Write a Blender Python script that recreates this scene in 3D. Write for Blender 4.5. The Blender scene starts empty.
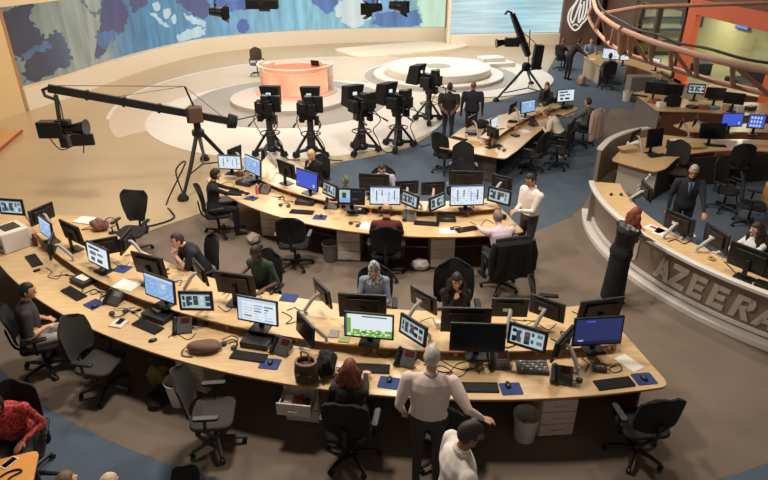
import bpy, math, random
from mathutils import Vector, Matrix
random.seed(5)
SC = bpy.context.scene
COL = SC.collection
R = math.radians
pi = math.pi
# ---------------------------------------------------------------- camera model (also used to read positions off the plan)
FPX, TH, CH = 590.0, R(27), 5.22
cT, sT = math.cos(TH), math.sin(TH)

def at(px, py, z=0.0):
    """point of the horizontal plane z seen at a pixel"""
    u = (px - 384) / FPX; v = (240 - py) / FPX
    dy = cT + v * sT; dz = -sT + v * cT
    t = (z - CH) / dz
    return Vector((u * t, dy * t, z))

def aty(px, py, y):
    u = (px - 384) / FPX; v = (240 - py) / FPX
    dy = cT + v * sT; dz = -sT + v * cT
    t = y / dy
    return Vector((u * t, y, CH + dz * t))

# ---------------------------------------------------------------- materials
def lin(c):
    return tuple(((x / 255) / 12.92 if x / 255 <= .04045 else ((x / 255 + .055) / 1.055) ** 2.4) for x in c[:3])

MT = {}
def mat(name, rgb=(128, 128, 128), rough=.6, metal=0, emit=0, noise=0, scale=8, bump=0, stretch=None, spec=.5, coat=0, alpha=1, sheen=0):
    if name in MT: return MT[name]
    m = bpy.data.materials.new(name); m.use_nodes = True
    nt = m.node_tree; b = nt.nodes['Principled BSDF']
    L = lin(rgb)
    b.inputs['Base Color'].default_value = (*L, 1)
    b.inputs['Roughness'].default_value = rough
    b.inputs['Metallic'].default_value = metal
    b.inputs['Specular IOR Level'].default_value = spec
    b.inputs['Coat Weight'].default_value = coat
    b.inputs['Coat Roughness'].default_value = .15
    if sheen: b.inputs['Sheen Weight'].default_value = sheen
    if alpha < 1: b.inputs['Alpha'].default_value = alpha
    if emit:
        b.inputs['Emission Color'].default_value = (*L, 1)
        b.inputs['Emission Strength'].default_value = emit
        b.inputs['Base Color'].default_value = (.01, .01, .01, 1)
    if noise or bump:
        tc = nt.nodes.new('ShaderNodeTexCoord'); mp = nt.nodes.new('ShaderNodeMapping')
        if stretch: mp.inputs['Scale'].default_value = stretch
        nt.links.new(tc.outputs['Object'], mp.inputs['Vector'])
        n = nt.nodes.new('ShaderNodeTexNoise'); n.inputs['Scale'].default_value = scale
        n.inputs['Detail'].default_value = 5
        nt.links.new(mp.outputs[0], n.inputs['Vector'])
        if noise:
            r = nt.nodes.new('ShaderNodeValToRGB')
            r.color_ramp.elements[0].position = .3; r.color_ramp.elements[1].position = .7
            r.color_ramp.elements[0].color = (*[x * (1 - noise) for x in L], 1)
            r.color_ramp.elements[1].color = (*[min(1, x * (1 + noise)) for x in L], 1)
            nt.links.new(n.outputs['Fac'], r.inputs['Fac'])
            nt.links.new(r.outputs['Color'], b.inputs['Base Color'])
        if bump:
            bp = nt.nodes.new('ShaderNodeBump'); bp.inputs['Strength'].default_value = bump
            bp.inputs['Distance'].default_value = .01
            nt.links.new(n.outputs['Fac'], bp.inputs['Height'])
            nt.links.new(bp.outputs['Normal'], b.inputs['Normal'])
    MT[name] = m
    return m

wood = mat('maple desk top', (208, 176, 130), .38, noise=.10, scale=3, stretch=(1, 6, 6), coat=.15)
wood_edge = mat('desk edge wood', (178, 126, 78), .5, noise=.1, scale=4)
wood_dark = mat('brown desk panel', (98, 58, 38), .6, noise=.1, scale=5)
wood_red = mat('reddish wood panel', (150, 92, 62), .5, noise=.12, scale=4)
black = mat('black plastic', (22, 21, 21), .42)
black_gloss = mat('black gloss plastic', (12, 12, 13), .2)
black_matte = mat('black matte', (18, 17, 17), .75)
black_fab = mat('black fabric', (26, 24, 24), .95, bump=.4, scale=250)
grey_fab = mat('dark grey fabric', (58, 54, 52), .95, bump=.4, scale=250)
grey_mesh = mat('charcoal chair mesh', (40, 38, 37), .9, bump=.4, scale=300)
dgrey = mat('dark grey plastic', (52, 50, 49), .5)
mgrey = mat('mid grey plastic', (105, 100, 96), .5)
silver = mat('silver metal', (196, 194, 190), .35, metal=.7)
silver_pl = mat('silver plastic', (178, 172, 166), .45)
rail_m = mat('pale silver rail', (214, 208, 198), .35)
chrome = mat('chrome', (215, 215, 215), .15, metal=1)
white_pl = mat('white plastic', (222, 212, 200), .5)
paper = mat('paper', (238, 232, 222), .8)
blue_pad = mat('blue mouse pad', (36, 58, 112), .8, noise=.25, scale=20)
carpet = mat('brown carpet', (115, 101, 88), .95, noise=.10, scale=1.6, bump=.25)
carpet_blue = mat('blue carpet', (76, 90, 104), .95, noise=.08, scale=3, bump=.25)
studio_floor = mat('glossy beige studio floor', (184, 164, 132), .3, noise=.03, scale=.6, spec=.4)
white_floor = mat('glossy white studio floor', (226, 218, 206), .25, spec=.4)
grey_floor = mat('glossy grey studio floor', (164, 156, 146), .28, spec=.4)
cream = mat('cream wall paint', (226, 206, 172), .55)
cream_l = mat('pale cream ledge', (236, 222, 198), .45)
taupe = mat('taupe counter panel', (140, 122, 108), .45)
taupe_l = mat('pale lettering', (206, 194, 178), .45)
brown_wall = mat('brown wall', (104, 78, 66), .6)
dark_wall = mat('dark wall', (52, 42, 38), .8)
orange = mat('orange frame paint', (224, 104, 58), .5)
truss_m = mat('tan painted truss', (166, 122, 98), .65)
crimson = mat('crimson nosing', (150, 44, 34), .6)

# ---------------------------------------------------------------- mesh builder
class MB:
    def __init__(s):
        s.v = []; s.f = []; s.m = []
    def add(s, vs, fs, m=0, M=None):
        o = len(s.v)
        s.v += [tuple(M @ Vector(v)) if M else tuple(v) for v in vs]
        s.f += [tuple(i + o for i in f) for f in fs]
        s.m += [m] * len(fs)
        return s
    def box(s, c, d, m=0, rz=0, rx=0, ry=0, top=None):
        x, y, z = d[0] / 2, d[1] / 2, d[2] / 2
        k = top if top else (1, 1)
        vs = [(-x, -y, -z), (x, -y, -z), (x, y, -z), (-x, y, -z),
              (-x * k[0], -y * k[1], z), (x * k[0], -y * k[1], z), (x * k[0], y * k[1], z), (-x * k[0], y * k[1], z)]
        fs = [(0, 3, 2, 1), (4, 5, 6, 7), (0, 1, 5, 4), (1, 2, 6, 5), (2, 3, 7, 6), (3, 0, 4, 7)]
        M = Matrix.Translation(c) @ Matrix.Rotation(rz, 4, 'Z') @ Matrix.Rotation(ry, 4, 'Y') @ Matrix.Rotation(rx, 4, 'X')
        return s.add(vs, fs, m, M)
    def tube(s, pts, r, m=0, n=8, caps=True, sq=1.0):
        pts = [Vector(p) for p in pts]
        rs = r if isinstance(r, (list, tuple)) else [r] * len(pts)
        o = len(s.v); up = None
        for i, p in enumerate(pts):
            t = (pts[min(i + 1, len(pts) - 1)] - pts[max(i - 1, 0)])
            if t.length < 1e-9: t = Vector((0, 0, 1))
            t.normalize()
            if up is None:
                up = Vector((0, 0, 1)) if abs(t.z) < .9 else Vector((0, 1, 0))
            a = t.cross(up)
            if a.length < 1e-6: a = t.orthogonal()
            a.normalize(); b = a.cross(t).normalized(); up = b
            for k in range(n):
                g = 2 * pi * k / n
                s.v.append(tuple(p + a * (math.cos(g) * rs[i]) + b * (math.sin(g) * rs[i] * sq)))
        for i in range(len(pts) - 1):
            for k in range(n):
                a0 = o + i * n + k; a1 = o + i * n + (k + 1) % n
                s.f.append((a0, a1, a1 + n, a0 + n)); s.m.append(m)
        if caps:
            s.f.append(tuple(o + k for k in range(n))[::-1]); s.m.append(m)
            e = o + (len(pts) - 1) * n
            s.f.append(tuple(e + k for k in range(n))); s.m.append(m)
        return s
    def lathe(s, prof, c=(0, 0, 0), n=20, m=0, M=None, sx=1, sy=1):
        vs = []; fs = []
        for r, z in prof:
            for k in range(n):
                g = 2 * pi * k / n
                vs.append((c[0] + r * sx * math.cos(g), c[1] + r * sy * math.sin(g), c[2] + z))
        for i in range(len(prof) - 1):
            for k in range(n):
                a = i * n + k; b = i * n + (k + 1) % n
                fs.append((a, b, b + n, a + n))
        if prof[0][0] > 1e-5: fs.append(tuple(range(n))[::-1])
        e = (len(prof) - 1) * n
        if prof[-1][0] > 1e-5: fs.append(tuple(e + k for k in range(n)))
        return s.add(vs, fs, m, M)
    def ball(s, c, r, m=0, n=12, k=8, M=None):
        rx, ry, rz = r if isinstance(r, (tuple, list)) else (r, r, r)
        vs = [(0, 0, -rz)]
        for i in range(1, k):
            a = -pi / 2 + pi * i / k
            for j in range(n):
                g = 2 * pi * j / n
                vs.append((rx * math.cos(a) * math.cos(g), ry * math.cos(a) * math.sin(g), rz * math.sin(a)))
        vs.append((0, 0, rz))
        fs = [(0, 1 + (j + 1) % n, 1 + j) for j in range(n)]
        for i in range(k - 2):
            for j in range(n):
                a = 1 + i * n + j; b = 1 + i * n + (j + 1) % n
                fs.append((a, b, b + n, a + n))
        l = len(vs) - 1; q = 1 + (k - 2) * n
        fs += [(q + j, q + (j + 1) % n, l) for j in range(n)]
        MM = Matrix.Translation(c) @ (M if M else Matrix.Identity(4))
        return s.add(vs, fs, m, MM)
    def prism(s, poly, z0, z1, m=0, mside=None, M=None):
        n = len(poly)
        a = sum(poly[i][0] * poly[(i + 1) % n][1] - poly[(i + 1) % n][0] * poly[i][1] for i in range(n))
        if a < 0: poly = poly[::-1]
        vs = [(p[0], p[1], z0) for p in poly] + [(p[0], p[1], z1) for p in poly]
        s.add(vs, [tuple(range(n))[::-1], tuple(range(n, 2 * n))], m, M)
        o = len(s.v) - 2 * n
        for i in range(n):
            j = (i + 1) % n
            s.f.append((o + i, o + j, o + j + n, o + i + n)); s.m.append(m if mside is None else mside)
        return s
    def arcband(s, c, r0, r1, a0, a1, z0, z1, n=48, m=0, mside=None, a0i=None, a1i=None):
        """annulus slab as quads; angles in degrees"""
        a0i = a0 if a0i is None else a0i; a1i = a1 if a1i is None else a1i
        o = len(s.v)
        for i in range(n + 1):
            t = i / n
            go = R(a0 + (a1 - a0) * t); gi = R(a0i + (a1i - a0i) * t)
            for r, g in ((r1, go), (r0, gi)):
                for z in (z0, z1):
                    s.v.append((c[0] + r * math.cos(g), c[1] + r * math.sin(g), z))
        ms = m if mside is None else mside
        for i in range(n):
            a = o + 4 * i; b = a + 4
            s.f += [(a, b, b + 1, a + 1), (a + 3, b + 3, b + 2, a + 2), (a + 1, b + 1, b + 3, a + 3), (a, a + 2, b + 2, b)]
            s.m += [ms, ms, m, m]
        s.f.append((o, o + 1, o + 3, o + 2)); s.m.append(ms)
        e = o + 4 * n
        s.f.append((e, e + 2, e + 3, e + 1)); s.m.append(ms)
        return s
    def mesh(s, name, mats, smooth=35):
        me = bpy.data.meshes.new(name)
        me.from_pydata(s.v, [], s.f)
        for m in (mats if isinstance(mats, (list, tuple)) else [mats]): me.materials.append(m)
        me.polygons.foreach_set('material_index', s.m)
        me.validate(); me.update()
        if smooth:
            me.polygons.foreach_set('use_smooth', [True] * len(me.polygons))
            me.set_sharp_from_angle(angle=R(smooth))
        return me
    def build(s, name, mats, parent=None, loc=None, rz=0, bev=0, smooth=35, seg=2):
        o = bpy.data.objects.new(name, s.mesh(name, mats, smooth)); COL.objects.link(o)
        if parent: o.parent = parent
        if loc: o.location = loc
        o.rotation_euler.z = rz
        if bev:
            b = o.modifiers.new('bevel', 'BEVEL'); b.width = bev; b.segments = seg; b.limit_method = 'ANGLE'; b.angle_limit = R(40)
        return o

def tag(o, label=None, cat=None, group=None, kind=None):
    if label: o['label'] = label
    if cat: o['category'] = cat
    if group: o['group'] = group
    if kind: o['kind'] = kind
    return o
def empty(name, loc, rz=0):
    o = bpy.data.objects.new(name, None); COL.objects.link(o)
    o.empty_display_size = .1
    o.location = loc; o.rotation_euler.z = rz
    return o
def copy_tree(o, parent=None):
    c = o.copy(); COL.objects.link(c)
    if parent: c.parent = parent
    for ch in list(o.children): copy_tree(ch, c)
    return c
def struct(o):
    o['kind'] = 'structure'; return o
def rounded(poly, r, n=5):
    out = []; N = len(poly)
    for i in range(N):
        p = Vector(poly[i][:2]); a = Vector(poly[i - 1][:2]); b = Vector(poly[(i + 1) % N][:2])
        rr = r[i] if isinstance(r, (list, tuple)) else r
        if rr <= 0: out.append(tuple(p)); continue
        da = (a - p); db = (b - p)
        k = min(rr, da.length * .45, db.length * .45)
        pa = p + da.normalized() * k; pb = p + db.normalized() * k
        for j in range(n + 1):
            t = j / n
            out.append(tuple(pa * (1 - t) ** 2 + p * 2 * t * (1 - t) + pb * t * t))
    return out
def spline(pts, n=8, closed=False):
    P = [Vector(p) for p in pts]; N = len(P); out = []
    rng = range(N) if closed else range(N - 1)
    for i in rng:
        p0 = P[i - 1] if (i > 0 or closed) else P[0]; p1 = P[i]; p2 = P[(i + 1) % N]
        p3 = P[(i + 2) % N] if (closed or i + 2 < N) else P[-1]
        for k in range(n):
            t = k / n
            out.append(.5 * ((2 * p1) + (p2 - p0) * t + (2 * p0 - 5 * p1 + 4 * p2 - p3) * t * t + (3 * p1 - p0 - 3 * p2 + p3) * t ** 3))
    if not closed: out.append(P[-1])
    return out
def pxpoly(pts, z=0):
    return [tuple(at(x, y, z)[:2]) for x, y in pts]
def disc(name, c, r, z0, z1, m, mside=None, n=72):
    b = MB(); b.prism([(c[0] + r * math.cos(2 * pi * i / n), c[1] + r * math.sin(2 * pi * i / n)) for i in range(n)], z0, z1, 0, 1)
    return struct(b.build(name, [m, mside or m]))

# ---------------------------------------------------------------- camera, world, lights
cam = bpy.data.cameras.new('camera'); co = bpy.data.objects.new('camera', cam); COL.objects.link(co)
cam.sensor_width = 36; cam.lens = 36 * FPX / 768
co.location = (0, 0, CH); co.rotation_euler = (pi / 2 - TH, 0, 0)
cam.clip_end = 200
SC.camera = co
SC.view_settings.view_transform = 'Standard'; SC.view_settings.look = 'None'
SC.view_settings.exposure = 0; SC.view_settings.gamma = 1
SC.cycles.use_denoising = True
SC.cycles.max_bounces = 6; SC.cycles.diffuse_bounces = 3
w = bpy.data.worlds.new('world'); SC.world = w; w.use_nodes = True
w.node_tree.nodes['Background'].inputs[0].default_value = (1, .86, .74, 1)
w.node_tree.nodes['Background'].inputs[1].default_value = .24
def lamp(name, loc, energy, size, col=(1, .90, .79), target=None, kind='AREA', sizey=None, spot=60):
    l = bpy.data.lights.new(name, kind); l.energy = energy; l.color = col
    if kind == 'AREA':
        l.size = size
        if sizey: l.shape = 'RECTANGLE'; l.size_y = sizey
    elif kind == 'SPOT':
        l.spot_size = R(spot); l.spot_blend = .6; l.shadow_soft_size = size
    o = bpy.data.objects.new(name, l); COL.objects.link(o); o.location = loc
    if target:
        o.rotation_euler = (Vector(target) - Vector(loc)).to_track_quat('-Z', 'Y').to_euler()
    return o
# newsroom ceiling lamps
lamp('newsroom_lamp', (-1.5, 7.0, 7.0), 330, .8)
lamp('newsroom_lamp', (2.6, 8.6, 7.0), 250, .8)
lamp('newsroom_lamp', (-4.6, 10.0, 7.0), 250, .8)
lamp('newsroom_lamp', (0.4, 12.2, 7.0), 200, .8)
lamp('newsroom_lamp', (5.2, 8.0, 7.0), 120, .5, (1, .84, .68))
lamp('newsroom_lamp', (8.5, 15.5, 7.0), 45, .8, (1, .80, .64))
# studio lamps
lamp('studio_lamp', (-3.4, 19.0, 7.2), 500, 2.5, (1, .95, .90))
lamp('studio_lamp', (2.6, 26.5, 7.2), 620, 2.5, (1, .96, .91))
lamp('studio_lamp', (-5.0, 28.5, 7.2), 540, 3, (1, .94, .85))
lamp('studio_lamp', (6.0, 30.5, 7.2), 330, 2, (1, .95, .90))
lamp('studio_lamp', (-10.2, 22, 7.2), 150, 2, (1, .70, .40))  # added warm orange lamp, tints the left end of the studio floor
lamp('studio_lamp', (-10.5, 15.5, 7.2), 170, 2, (1, .66, .34))  # second added orange lamp for the same floor tint
lamp('anchor_desk_added_spot', (-3.2, 16.5, 6.8), 600, .4, (1, .60, .42), (-3.3, 20.6, .6), 'SPOT', spot=22)  # added orange spot from outside, strengthens the glow of the backlit desk
#@@PART2
# ================================================================ SETTING
b = MB(); b.prism([(-16, -1), (20, -1), (20, 42), (-16, 42)], -.2, 0)
struct(b.build('floor', [carpet]))
b = MB(); b.prism([(-16, -1), (20, -1), (20, 42), (-16, 42)], 7.6, 7.8)
struct(b.build('ceiling', [dark_wall]))
# blue carpet inlays
b = MB(); cA = (.93, 13.75)
b.arcband(cA, 9.61, 14.2, -150, -30, 0, .004, 60)
struct(b.build('floor_blue_walkway', [carpet_blue]))
blue_px = [(300, 190), (330, 169), (345, 160), (380, 155), (412, 146), (431, 134), (441, 120), (470, 105), (506, 99), (535, 90), (545, 80), (552, 66), (562, 52), (600, 56), (640, 74), (668, 100), (650, 112), (612, 107), (604, 122), (602, 148), (596, 184), (583, 206), (570, 217), (548, 226), (524, 236), (480, 246), (400, 246), (330, 236)]
b = MB(); b.prism(pxpoly(blue_px), 0, .004)
struct(b.build('floor_blue_inlay', [carpet_blue]))
# studio floor
edge = [(100, 232), (130, 237), (153, 230), (200, 214), (206, 203), (240, 190), (300, 178), (334, 163), (360, 159), (398, 151), (412, 146), (430, 135), (441, 120), (470, 106), (506, 99), (535, 90), (543, 82), (547, 72), (556, 56), (566, 46)]
poly = pxpoly(edge) + [(11, 40), (-15.5, 40), (-15.5, 8)] + [(-9, 8.5), (-7.3, 10.6)]
b = MB(); b.prism(poly, 0, .012)
struct(b.build('floor_studio', [studio_floor]))
b = MB(); b.prism([P0 for P0 in [(-.86 + 8.56 * math.cos(R(60 + 155 * i / 60)), 21.73 + 8.56 * math.sin(R(60 + 155 * i / 60))) for i in range(61)]], .012, .02); struct(b.build('floor_pale_disc', [mat('pale glossy floor', (208, 192, 168), .28)]))
disc('floor_white_disc', (-2.87, 19.88), 4.95, .012, .024, white_floor)
disc('floor_shade_disc', (-3.4, 21.3), 3.5, .024, .034, grey_floor)  # grey ring of shade around the anchor podium, put into the floor colour
b = MB(); b.arcband((-.86, 21.73), 8.54, 8.66, 96, 200, .012, .030, 60)
struct(b.build('floor_step_ring', [white_floor]))
disc('floor_round_inlay', (3.13, 25.75), 4.02, .024, .036, white_floor)
disc('floor_inner_inlay', (2.4, 25.7), 3.25, .036, .044, grey_floor)
# low red edged podium
pod = [at(0, 131), at(23, 134), at(0, 154), at(-60, 200), at(-70, 140)]
b = MB(); b.prism([tuple(p[:2]) for p in pod], .012, .10)
o = struct(b.build('floor_podium', [mat('tan podium floor', (196, 150, 96), .35)]))
b = MB(); b.tube([(*at(23, 134)[:2], .10), (*at(0, 154)[:2], .10), (*at(-60, 200)[:2], .10)], .035)
struct(b.build('trim_1', [crimson]))

# round anchor podium and second podium
def podium(name, c, tiers, label, cat):
    root = empty(name, (c[0], c[1], .03)); tag(root, label, cat)
    for i, (r, z0, z1, m) in enumerate(tiers):
        b = MB(); b.lathe([(r, z0), (r, z1 - .012), (r - .012, z1), (.001, z1)], n=72)
        b.build('tier', [m], root)
    return root
podium('anchor_podium', (-3.39, 21.35), [(2.11, 0, .16, mat('pale podium', (212, 202, 190), .3))], 'round pale grey podium under the glowing anchor desk', 'podium')
rp = podium('round_podium', (2.3, 25.6), [(2.75, 0, .14, white_floor), (2.2, .14, .42, white_floor)], 'empty round white podium of two tiers behind the studio cameras', 'podium')
b = MB(); b.lathe([(.55, .42), (.55, .426), (.001, .426)], n=40); b.build('center_plate', [grey_floor], rp)
rs = empty('podium_step', (*at(497, 66)[:2], .03)); tag(rs, 'low white steps attached beside the round white podium', 'step')
b = MB(); b.box((0, 0, .09), (1.3, 1.1, .18), rz=.25); b.build('lower_step', [white_floor], rs, bev=.01)
b = MB(); b.box((-.25, .25, .26), (1.1, .8, .16), rz=.25); b.build('upper_step', [white_floor], rs, bev=.01)

# ---- curved map wall
WPX = [(15.6, 88), (40, 81.5), (65, 74.5), (120, 57), (160, 46.5), (200, 38.5), (230, 35), (260, 32.5), (330, 28.8), (400, 27.2), (446, 27)]
WB = spline([at(x, y, .75) for x, y in WPX], 6)
WS = [0]
for i in range(1, len(WB)): WS.append(WS[-1] + (WB[i] - WB[i - 1]).length)
WT = WS[-1]
def wall_at(s, z, off=0.0):
    s = max(0, min(WT, s)); i = 0
    while i < len(WS) - 2 and WS[i + 1] < s: i += 1
    t = (s - WS[i]) / (WS[i + 1] - WS[i])
    p = WB[i].lerp(WB[i + 1], t); d = (WB[i + 1] - WB[i]).normalized()
    n = Vector((d.y, -d.x, 0))          # towards the room
    q = p + n * off
    return Vector((q.x, q.y, z))
def wall_sz(px, py):
    """where a sight line meets the map wall: (arc length, height)"""
    u = (px - 384) / FPX; v = (240 - py) / FPX
    D = Vector((u, cT + v * sT)); dz = -sT + v * cT
    for i in range(len(WB) - 1):
        a = WB[i].xy; e = (WB[i + 1] - WB[i]).xy
        den = D.x * e.y - D.y * e.x
        if abs(den) < 1e-9: continue
        t = (a.x * e.y - a.y * e.x) / den; k = (a.x * D.y - a.y * D.x) / den
        if -1e-6 <= k <= 1 + 1e-6 and t > 0:
            return WS[i] + k * (WS[i + 1] - WS[i]), CH + dz * t
    if D.x / D.y < WB[0].x / WB[0].y: return 0, .75
    return WT, .75
def strip(off, z0, z1, n=90, s0=0, s1=None):
    s1 = WT if s1 is None else s1
    vs = []; fs = []
    for i in range(n + 1):
        s = s0 + (s1 - s0) * i / n
        vs += [wall_at(s, z0, off), wall_at(s, z1, off)]
    for i in range(n): a = 2 * i; fs.append((a, a + 2, a + 3, a + 1))
    return vs, fs
def block(off0, off1, z0, z1, m, name, n=90, s0=0, s1=None):
    s1 = WT if s1 is None else s1
    b = MB(); 
    for i in range(n + 1):
        s = s0 + (s1 - s0) * i / n
        b.v += [tuple(wall_at(s, z0, off0)), tuple(wall_at(s, z1, off0)), tuple(wall_at(s, z1, off1)), tuple(wall_at(s, z0, off1))]
    for i in range(n):
        a = 4 * i
        for k in range(4):
            k2 = (k + 1) % 4
            b.f.append((a + k, a + k2, a + 4 + k2, a + 4 + k)); b.m.append(0)
    e = 4 * n
    b.f += [(0, 3, 2, 1), (e, e + 1, e + 2, e + 3)]; b.m += [0, 0]
    return b.build(name, [m])
struct(block(-.35, -.02, 0, 7.6, cream, 'wall_back'))
struct(block(-.02, .34, 0, .74, cream_l, 'trim_2'))
struct(block(-.02, .30, 3.3, 7.6, cream, 'trim_3'))
vwall = empty('map_video_wall', wall_at(WT / 2, .75)); tag(vwall, 'long curved backlit world map screen behind the anchor desk', 'video wall')
IV = Matrix.Translation(-vwall.location)
def emis_mat(name):
    m = bpy.data.materials.new(name); m.use_nodes = True
    nt = m.node_tree; bs = nt.nodes['Principled BSDF']
    bs.inputs['Base Color'].default_value = (.02, .02, .02, 1); bs.inputs['Roughness'].default_value = .35
    return m, nt, bs
def stripes(nt, scale, lo, hi, axis=(1, .02, 1)):
    tc = nt.nodes.new('ShaderNodeTexCoord'); mp = nt.nodes.new('ShaderNodeMapping')
    mp.inputs['Scale'].default_value = axis
    nt.links.new(tc.outputs['UV'], mp.inputs['Vector'])
    n = nt.nodes.new('ShaderNodeTexNoise'); n.inputs['Scale'].default_value = scale; n.inputs['Detail'].default_value = 2
    nt.links.new(mp.outputs[0], n.inputs['Vector'])
    mr = nt.nodes.new('ShaderNodeMapRange'); mr.inputs['From Min'].default_value = .3; mr.inputs['From Max'].default_value = .7
    mr.inputs['To Min'].default_value = lo; mr.inputs['To Max'].default_value = hi
    nt.links.new(n.outputs['Fac'], mr.inputs['Value'])
    return tc, mr
def mapmat(name, stops, scale=70, lo=.70, hi=1.18, strength=1.0):
    m, nt, bs = emis_mat(name)
    tc, mr = stripes(nt, scale, lo, hi)
    sx = nt.nodes.new('ShaderNodeSeparateXYZ'); nt.links.new(tc.outputs['UV'], sx.inputs[0])
    rp = nt.nodes.new('ShaderNodeValToRGB'); el = rp.color_ramp.elements
    while len(el) < len(stops): el.new(.5)
    for e, (p, c) in zip(el, stops): e.position = p; e.color = (*lin(c), 1)
    nt.links.new(sx.outputs['X'], rp.inputs['Fac'])
    mx = nt.nodes.new('ShaderNodeVectorMath'); mx.operation = 'SCALE'
    nt.links.new(rp.outputs['Color'], mx.inputs[0]); nt.links.new(mr.outputs['Result'], mx.inputs['Scale'])
    nt.links.new(mx.outputs['Vector'], bs.inputs['Emission Color']); bs.inputs['Emission Strength'].default_value = strength
    return m
def uvmesh(name, vs, fs, uvs, m, parent):
    me = bpy.data.meshes.new(name); me.from_pydata([tuple(v) for v in vs], [], fs); me.materials.append(m)
    ul = me.uv_layers.new(name='UVMap')
    for p in me.polygons:
        for li in p.loop_indices: ul.data[li].uv = uvs[me.loops[li].vertex_index]
    o = bpy.data.objects.new(name, me); COL.objects.link(o)
    if parent: o.parent = parent
    return o
spx = lambda px: wall_sz(px, 30)[0] / WT
ocean = mapmat('map ocean', [(0, (112, 118, 106)), (spx(60), (138, 142, 128)), (spx(100), (154, 154, 140)), (spx(112), (112, 138, 150)), (spx(122), (84, 122, 148)), (spx(150), (78, 132, 162)), (spx(200), (98, 146, 176)), (spx(245), (124, 170, 196)), (spx(300), (140, 196, 214)), (spx(345), (140, 186, 200)), (spx(385), (120, 168, 196)), (spx(415), (140, 186, 190)), (spx(425), (164, 204, 172)), (1, (176, 214, 186))])
vs, fs = strip(.0, .75, 3.3)
uvs = [((i // 2) / 90, (i % 2)) for i in range(len(vs))]
uvmesh('screen', [IV @ v for v in vs], fs, uvs, ocean, vwall)
import bmesh
def decal(name, pts, m, off=.015, smooth=True):
    sz = [wall_sz(x, y) for x, y in pts]
    sz = [(s, max(.77, min(3.28, z))) for s, z in sz]
    if smooth:
        rj = random.Random(len(sz) * 7 + int(pts[0][0]))
        L = max(p[0] for p in sz) - min(p[0] for p in sz)
        sz = [tuple(p) for p in spline([Vector((s, z, 0)) for s, z in sz], 7, True)]
        k = min(.085, L * .035)
        sz = [(p[0] + rj.uniform(-k, k) + k * .9 * math.sin(i * 1.3), p[1] + (rj.uniform(-k, k) + k * .9 * math.cos(i * .9)) * .7) for i, p in enumerate(sz)]
        sz = [(s, max(.77, min(3.28, z))) for s, z in sz]
    bm = bmesh.new()
    vv = [bm.verts.new((p[0], p[1], 0)) for p in sz]
    f = bm.faces.new(vv)
    bmesh.ops.triangulate(bm, faces=[f])
    s = math.ceil(min(p[0] for p in sz) / .4) * .4; s1 = max(p[0] for p in sz)
    while s < s1:
        bmesh.ops.bisect_plane(bm, geom=bm.verts[:] + bm.edges[:] + bm.faces[:], plane_co=(s, 0, 0), plane_no=(1, 0, 0)); s += .4
    bm.verts.ensure_lookup_table(); bm.faces.ensure_lookup_table(); bm.verts.index_update()
    vs = [IV @ wall_at(v.co.x, max(.76, min(3.29, v.co.y)), off) for v in bm.verts]
    uvs = [(v.co.x / WT, v.co.y / 3) for v in bm.verts]
    fs = [tuple(v.index for v in f.verts) for f in bm.faces]
    bm.free()
    return uvmesh(name, vs, fs, uvs, m, vwall)
purple = mapmat('map purple land', [(0, (54, 48, 56)), (spx(40), (60, 60, 76)), (spx(64), (70, 84, 98)), (spx(100), (74, 74, 100)), (spx(130), (78, 72, 108)), (spx(200), (86, 88, 130)), (1, (98, 110, 160))], 50, .85, 1.15)
bluel = mapmat('map blue land', [(0, (74, 94, 122)), (spx(100), (84, 114, 148)), (spx(250), (84, 110, 170)), (1, (90, 130, 180))], 50)
pale = mapmat('map pale land', [(0, (160, 164, 146)), (spx(150), (180, 200, 205)), (spx(250), (190, 210, 214)), (1, (216, 222, 216))], 60, .9, 1.1)
greenl = mapmat('map green land', [(0, (170, 210, 180)), (1, (196, 226, 200))], 50, .9, 1.1)
decal('continent', [(0, 14), (14, 7), (30.5, 3.6), (31, 15), (35, 27), (44, 36), (50, 34), (56, 31), (63, 34), (64.5, 42), (70, 51), (69.5, 63), (59, 69), (44, 77), (28, 82), (24, 74), (25, 62), (17, 57.6), (8.5, 57.6), (5, 45), (2, 30)], purple)
decal('continent', [(23, 55), (34, 46), (44, 42), (52, 44), (46, 50), (36, 52), (28, 60)], bluel, .025)
decal('continent', [(104, 0), (122, 0), (126, 10), (129, 17), (125, 27), (117, 37), (108.5, 42), (106, 51), (101, 57), (97, 58), (95, 57), (100, 49), (96, 39), (97, 32), (100, 25), (100, 12)], purple)
decal('continent', [(97, 33), (104, 32), (112, 30), (117, 34), (110, 41), (107, 46), (101, 48), (97, 41)], bluel, .025)
decal('coastline', [(83, 0), (87, 7), (94, 12.5), (100, 9), (104, 3), (103, 9), (96, 15), (93, 15), (86, 8), (81, 1)], mapmat('map coast', [(0, (96, 104, 112)), (1, (96, 104, 112))]))
decal('continent', [(130, 0), (147, 0), (145, 6), (139, 8), (133, 14), (131, 8)], purple)
for pts in ([(149, 13), (155, 18), (161, 25), (169, 27), (167, 24), (160, 19), (155, 13)], [(152, 4), (158, 2), (160, 9), (155, 11)], [(163, 10), (170, 9), (169, 17), (164, 18)], [(171, 18), (175, 14), (176, 22), (173, 24)], [(183, 14), (192, 16), (203, 21), (206, 27), (198, 25), (190, 22)], [(177, 36), (186, 30), (197, 27), (205, 30), (203, 36), (190, 39), (180, 42)]):
    decal('island', pts, pale, .02)
decal('continent', [(178, 0), (206, 0), (210, 10), (206, 18), (198, 18), (190, 12), (182, 6)], purple, .018)
decal('continent', [(214, 0), (246, 0), (250, 8), (238, 10), (228, 12), (218, 8)], bluel, .018)
decal('continent', [(236, 26), (241, 19), (246, 20), (249, 26), (247, 32), (241, 33)], bluel, .018)
decal('continent', [(312, 0), (337, 0), (334, 8), (328, 14), (320, 9)], bluel, .018)
decal('continent', [(335, 9), (344, 0), (377, 0), (374, 12), (366, 22), (355, 28), (349, 27), (341, 20)], pale, .018)
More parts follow.
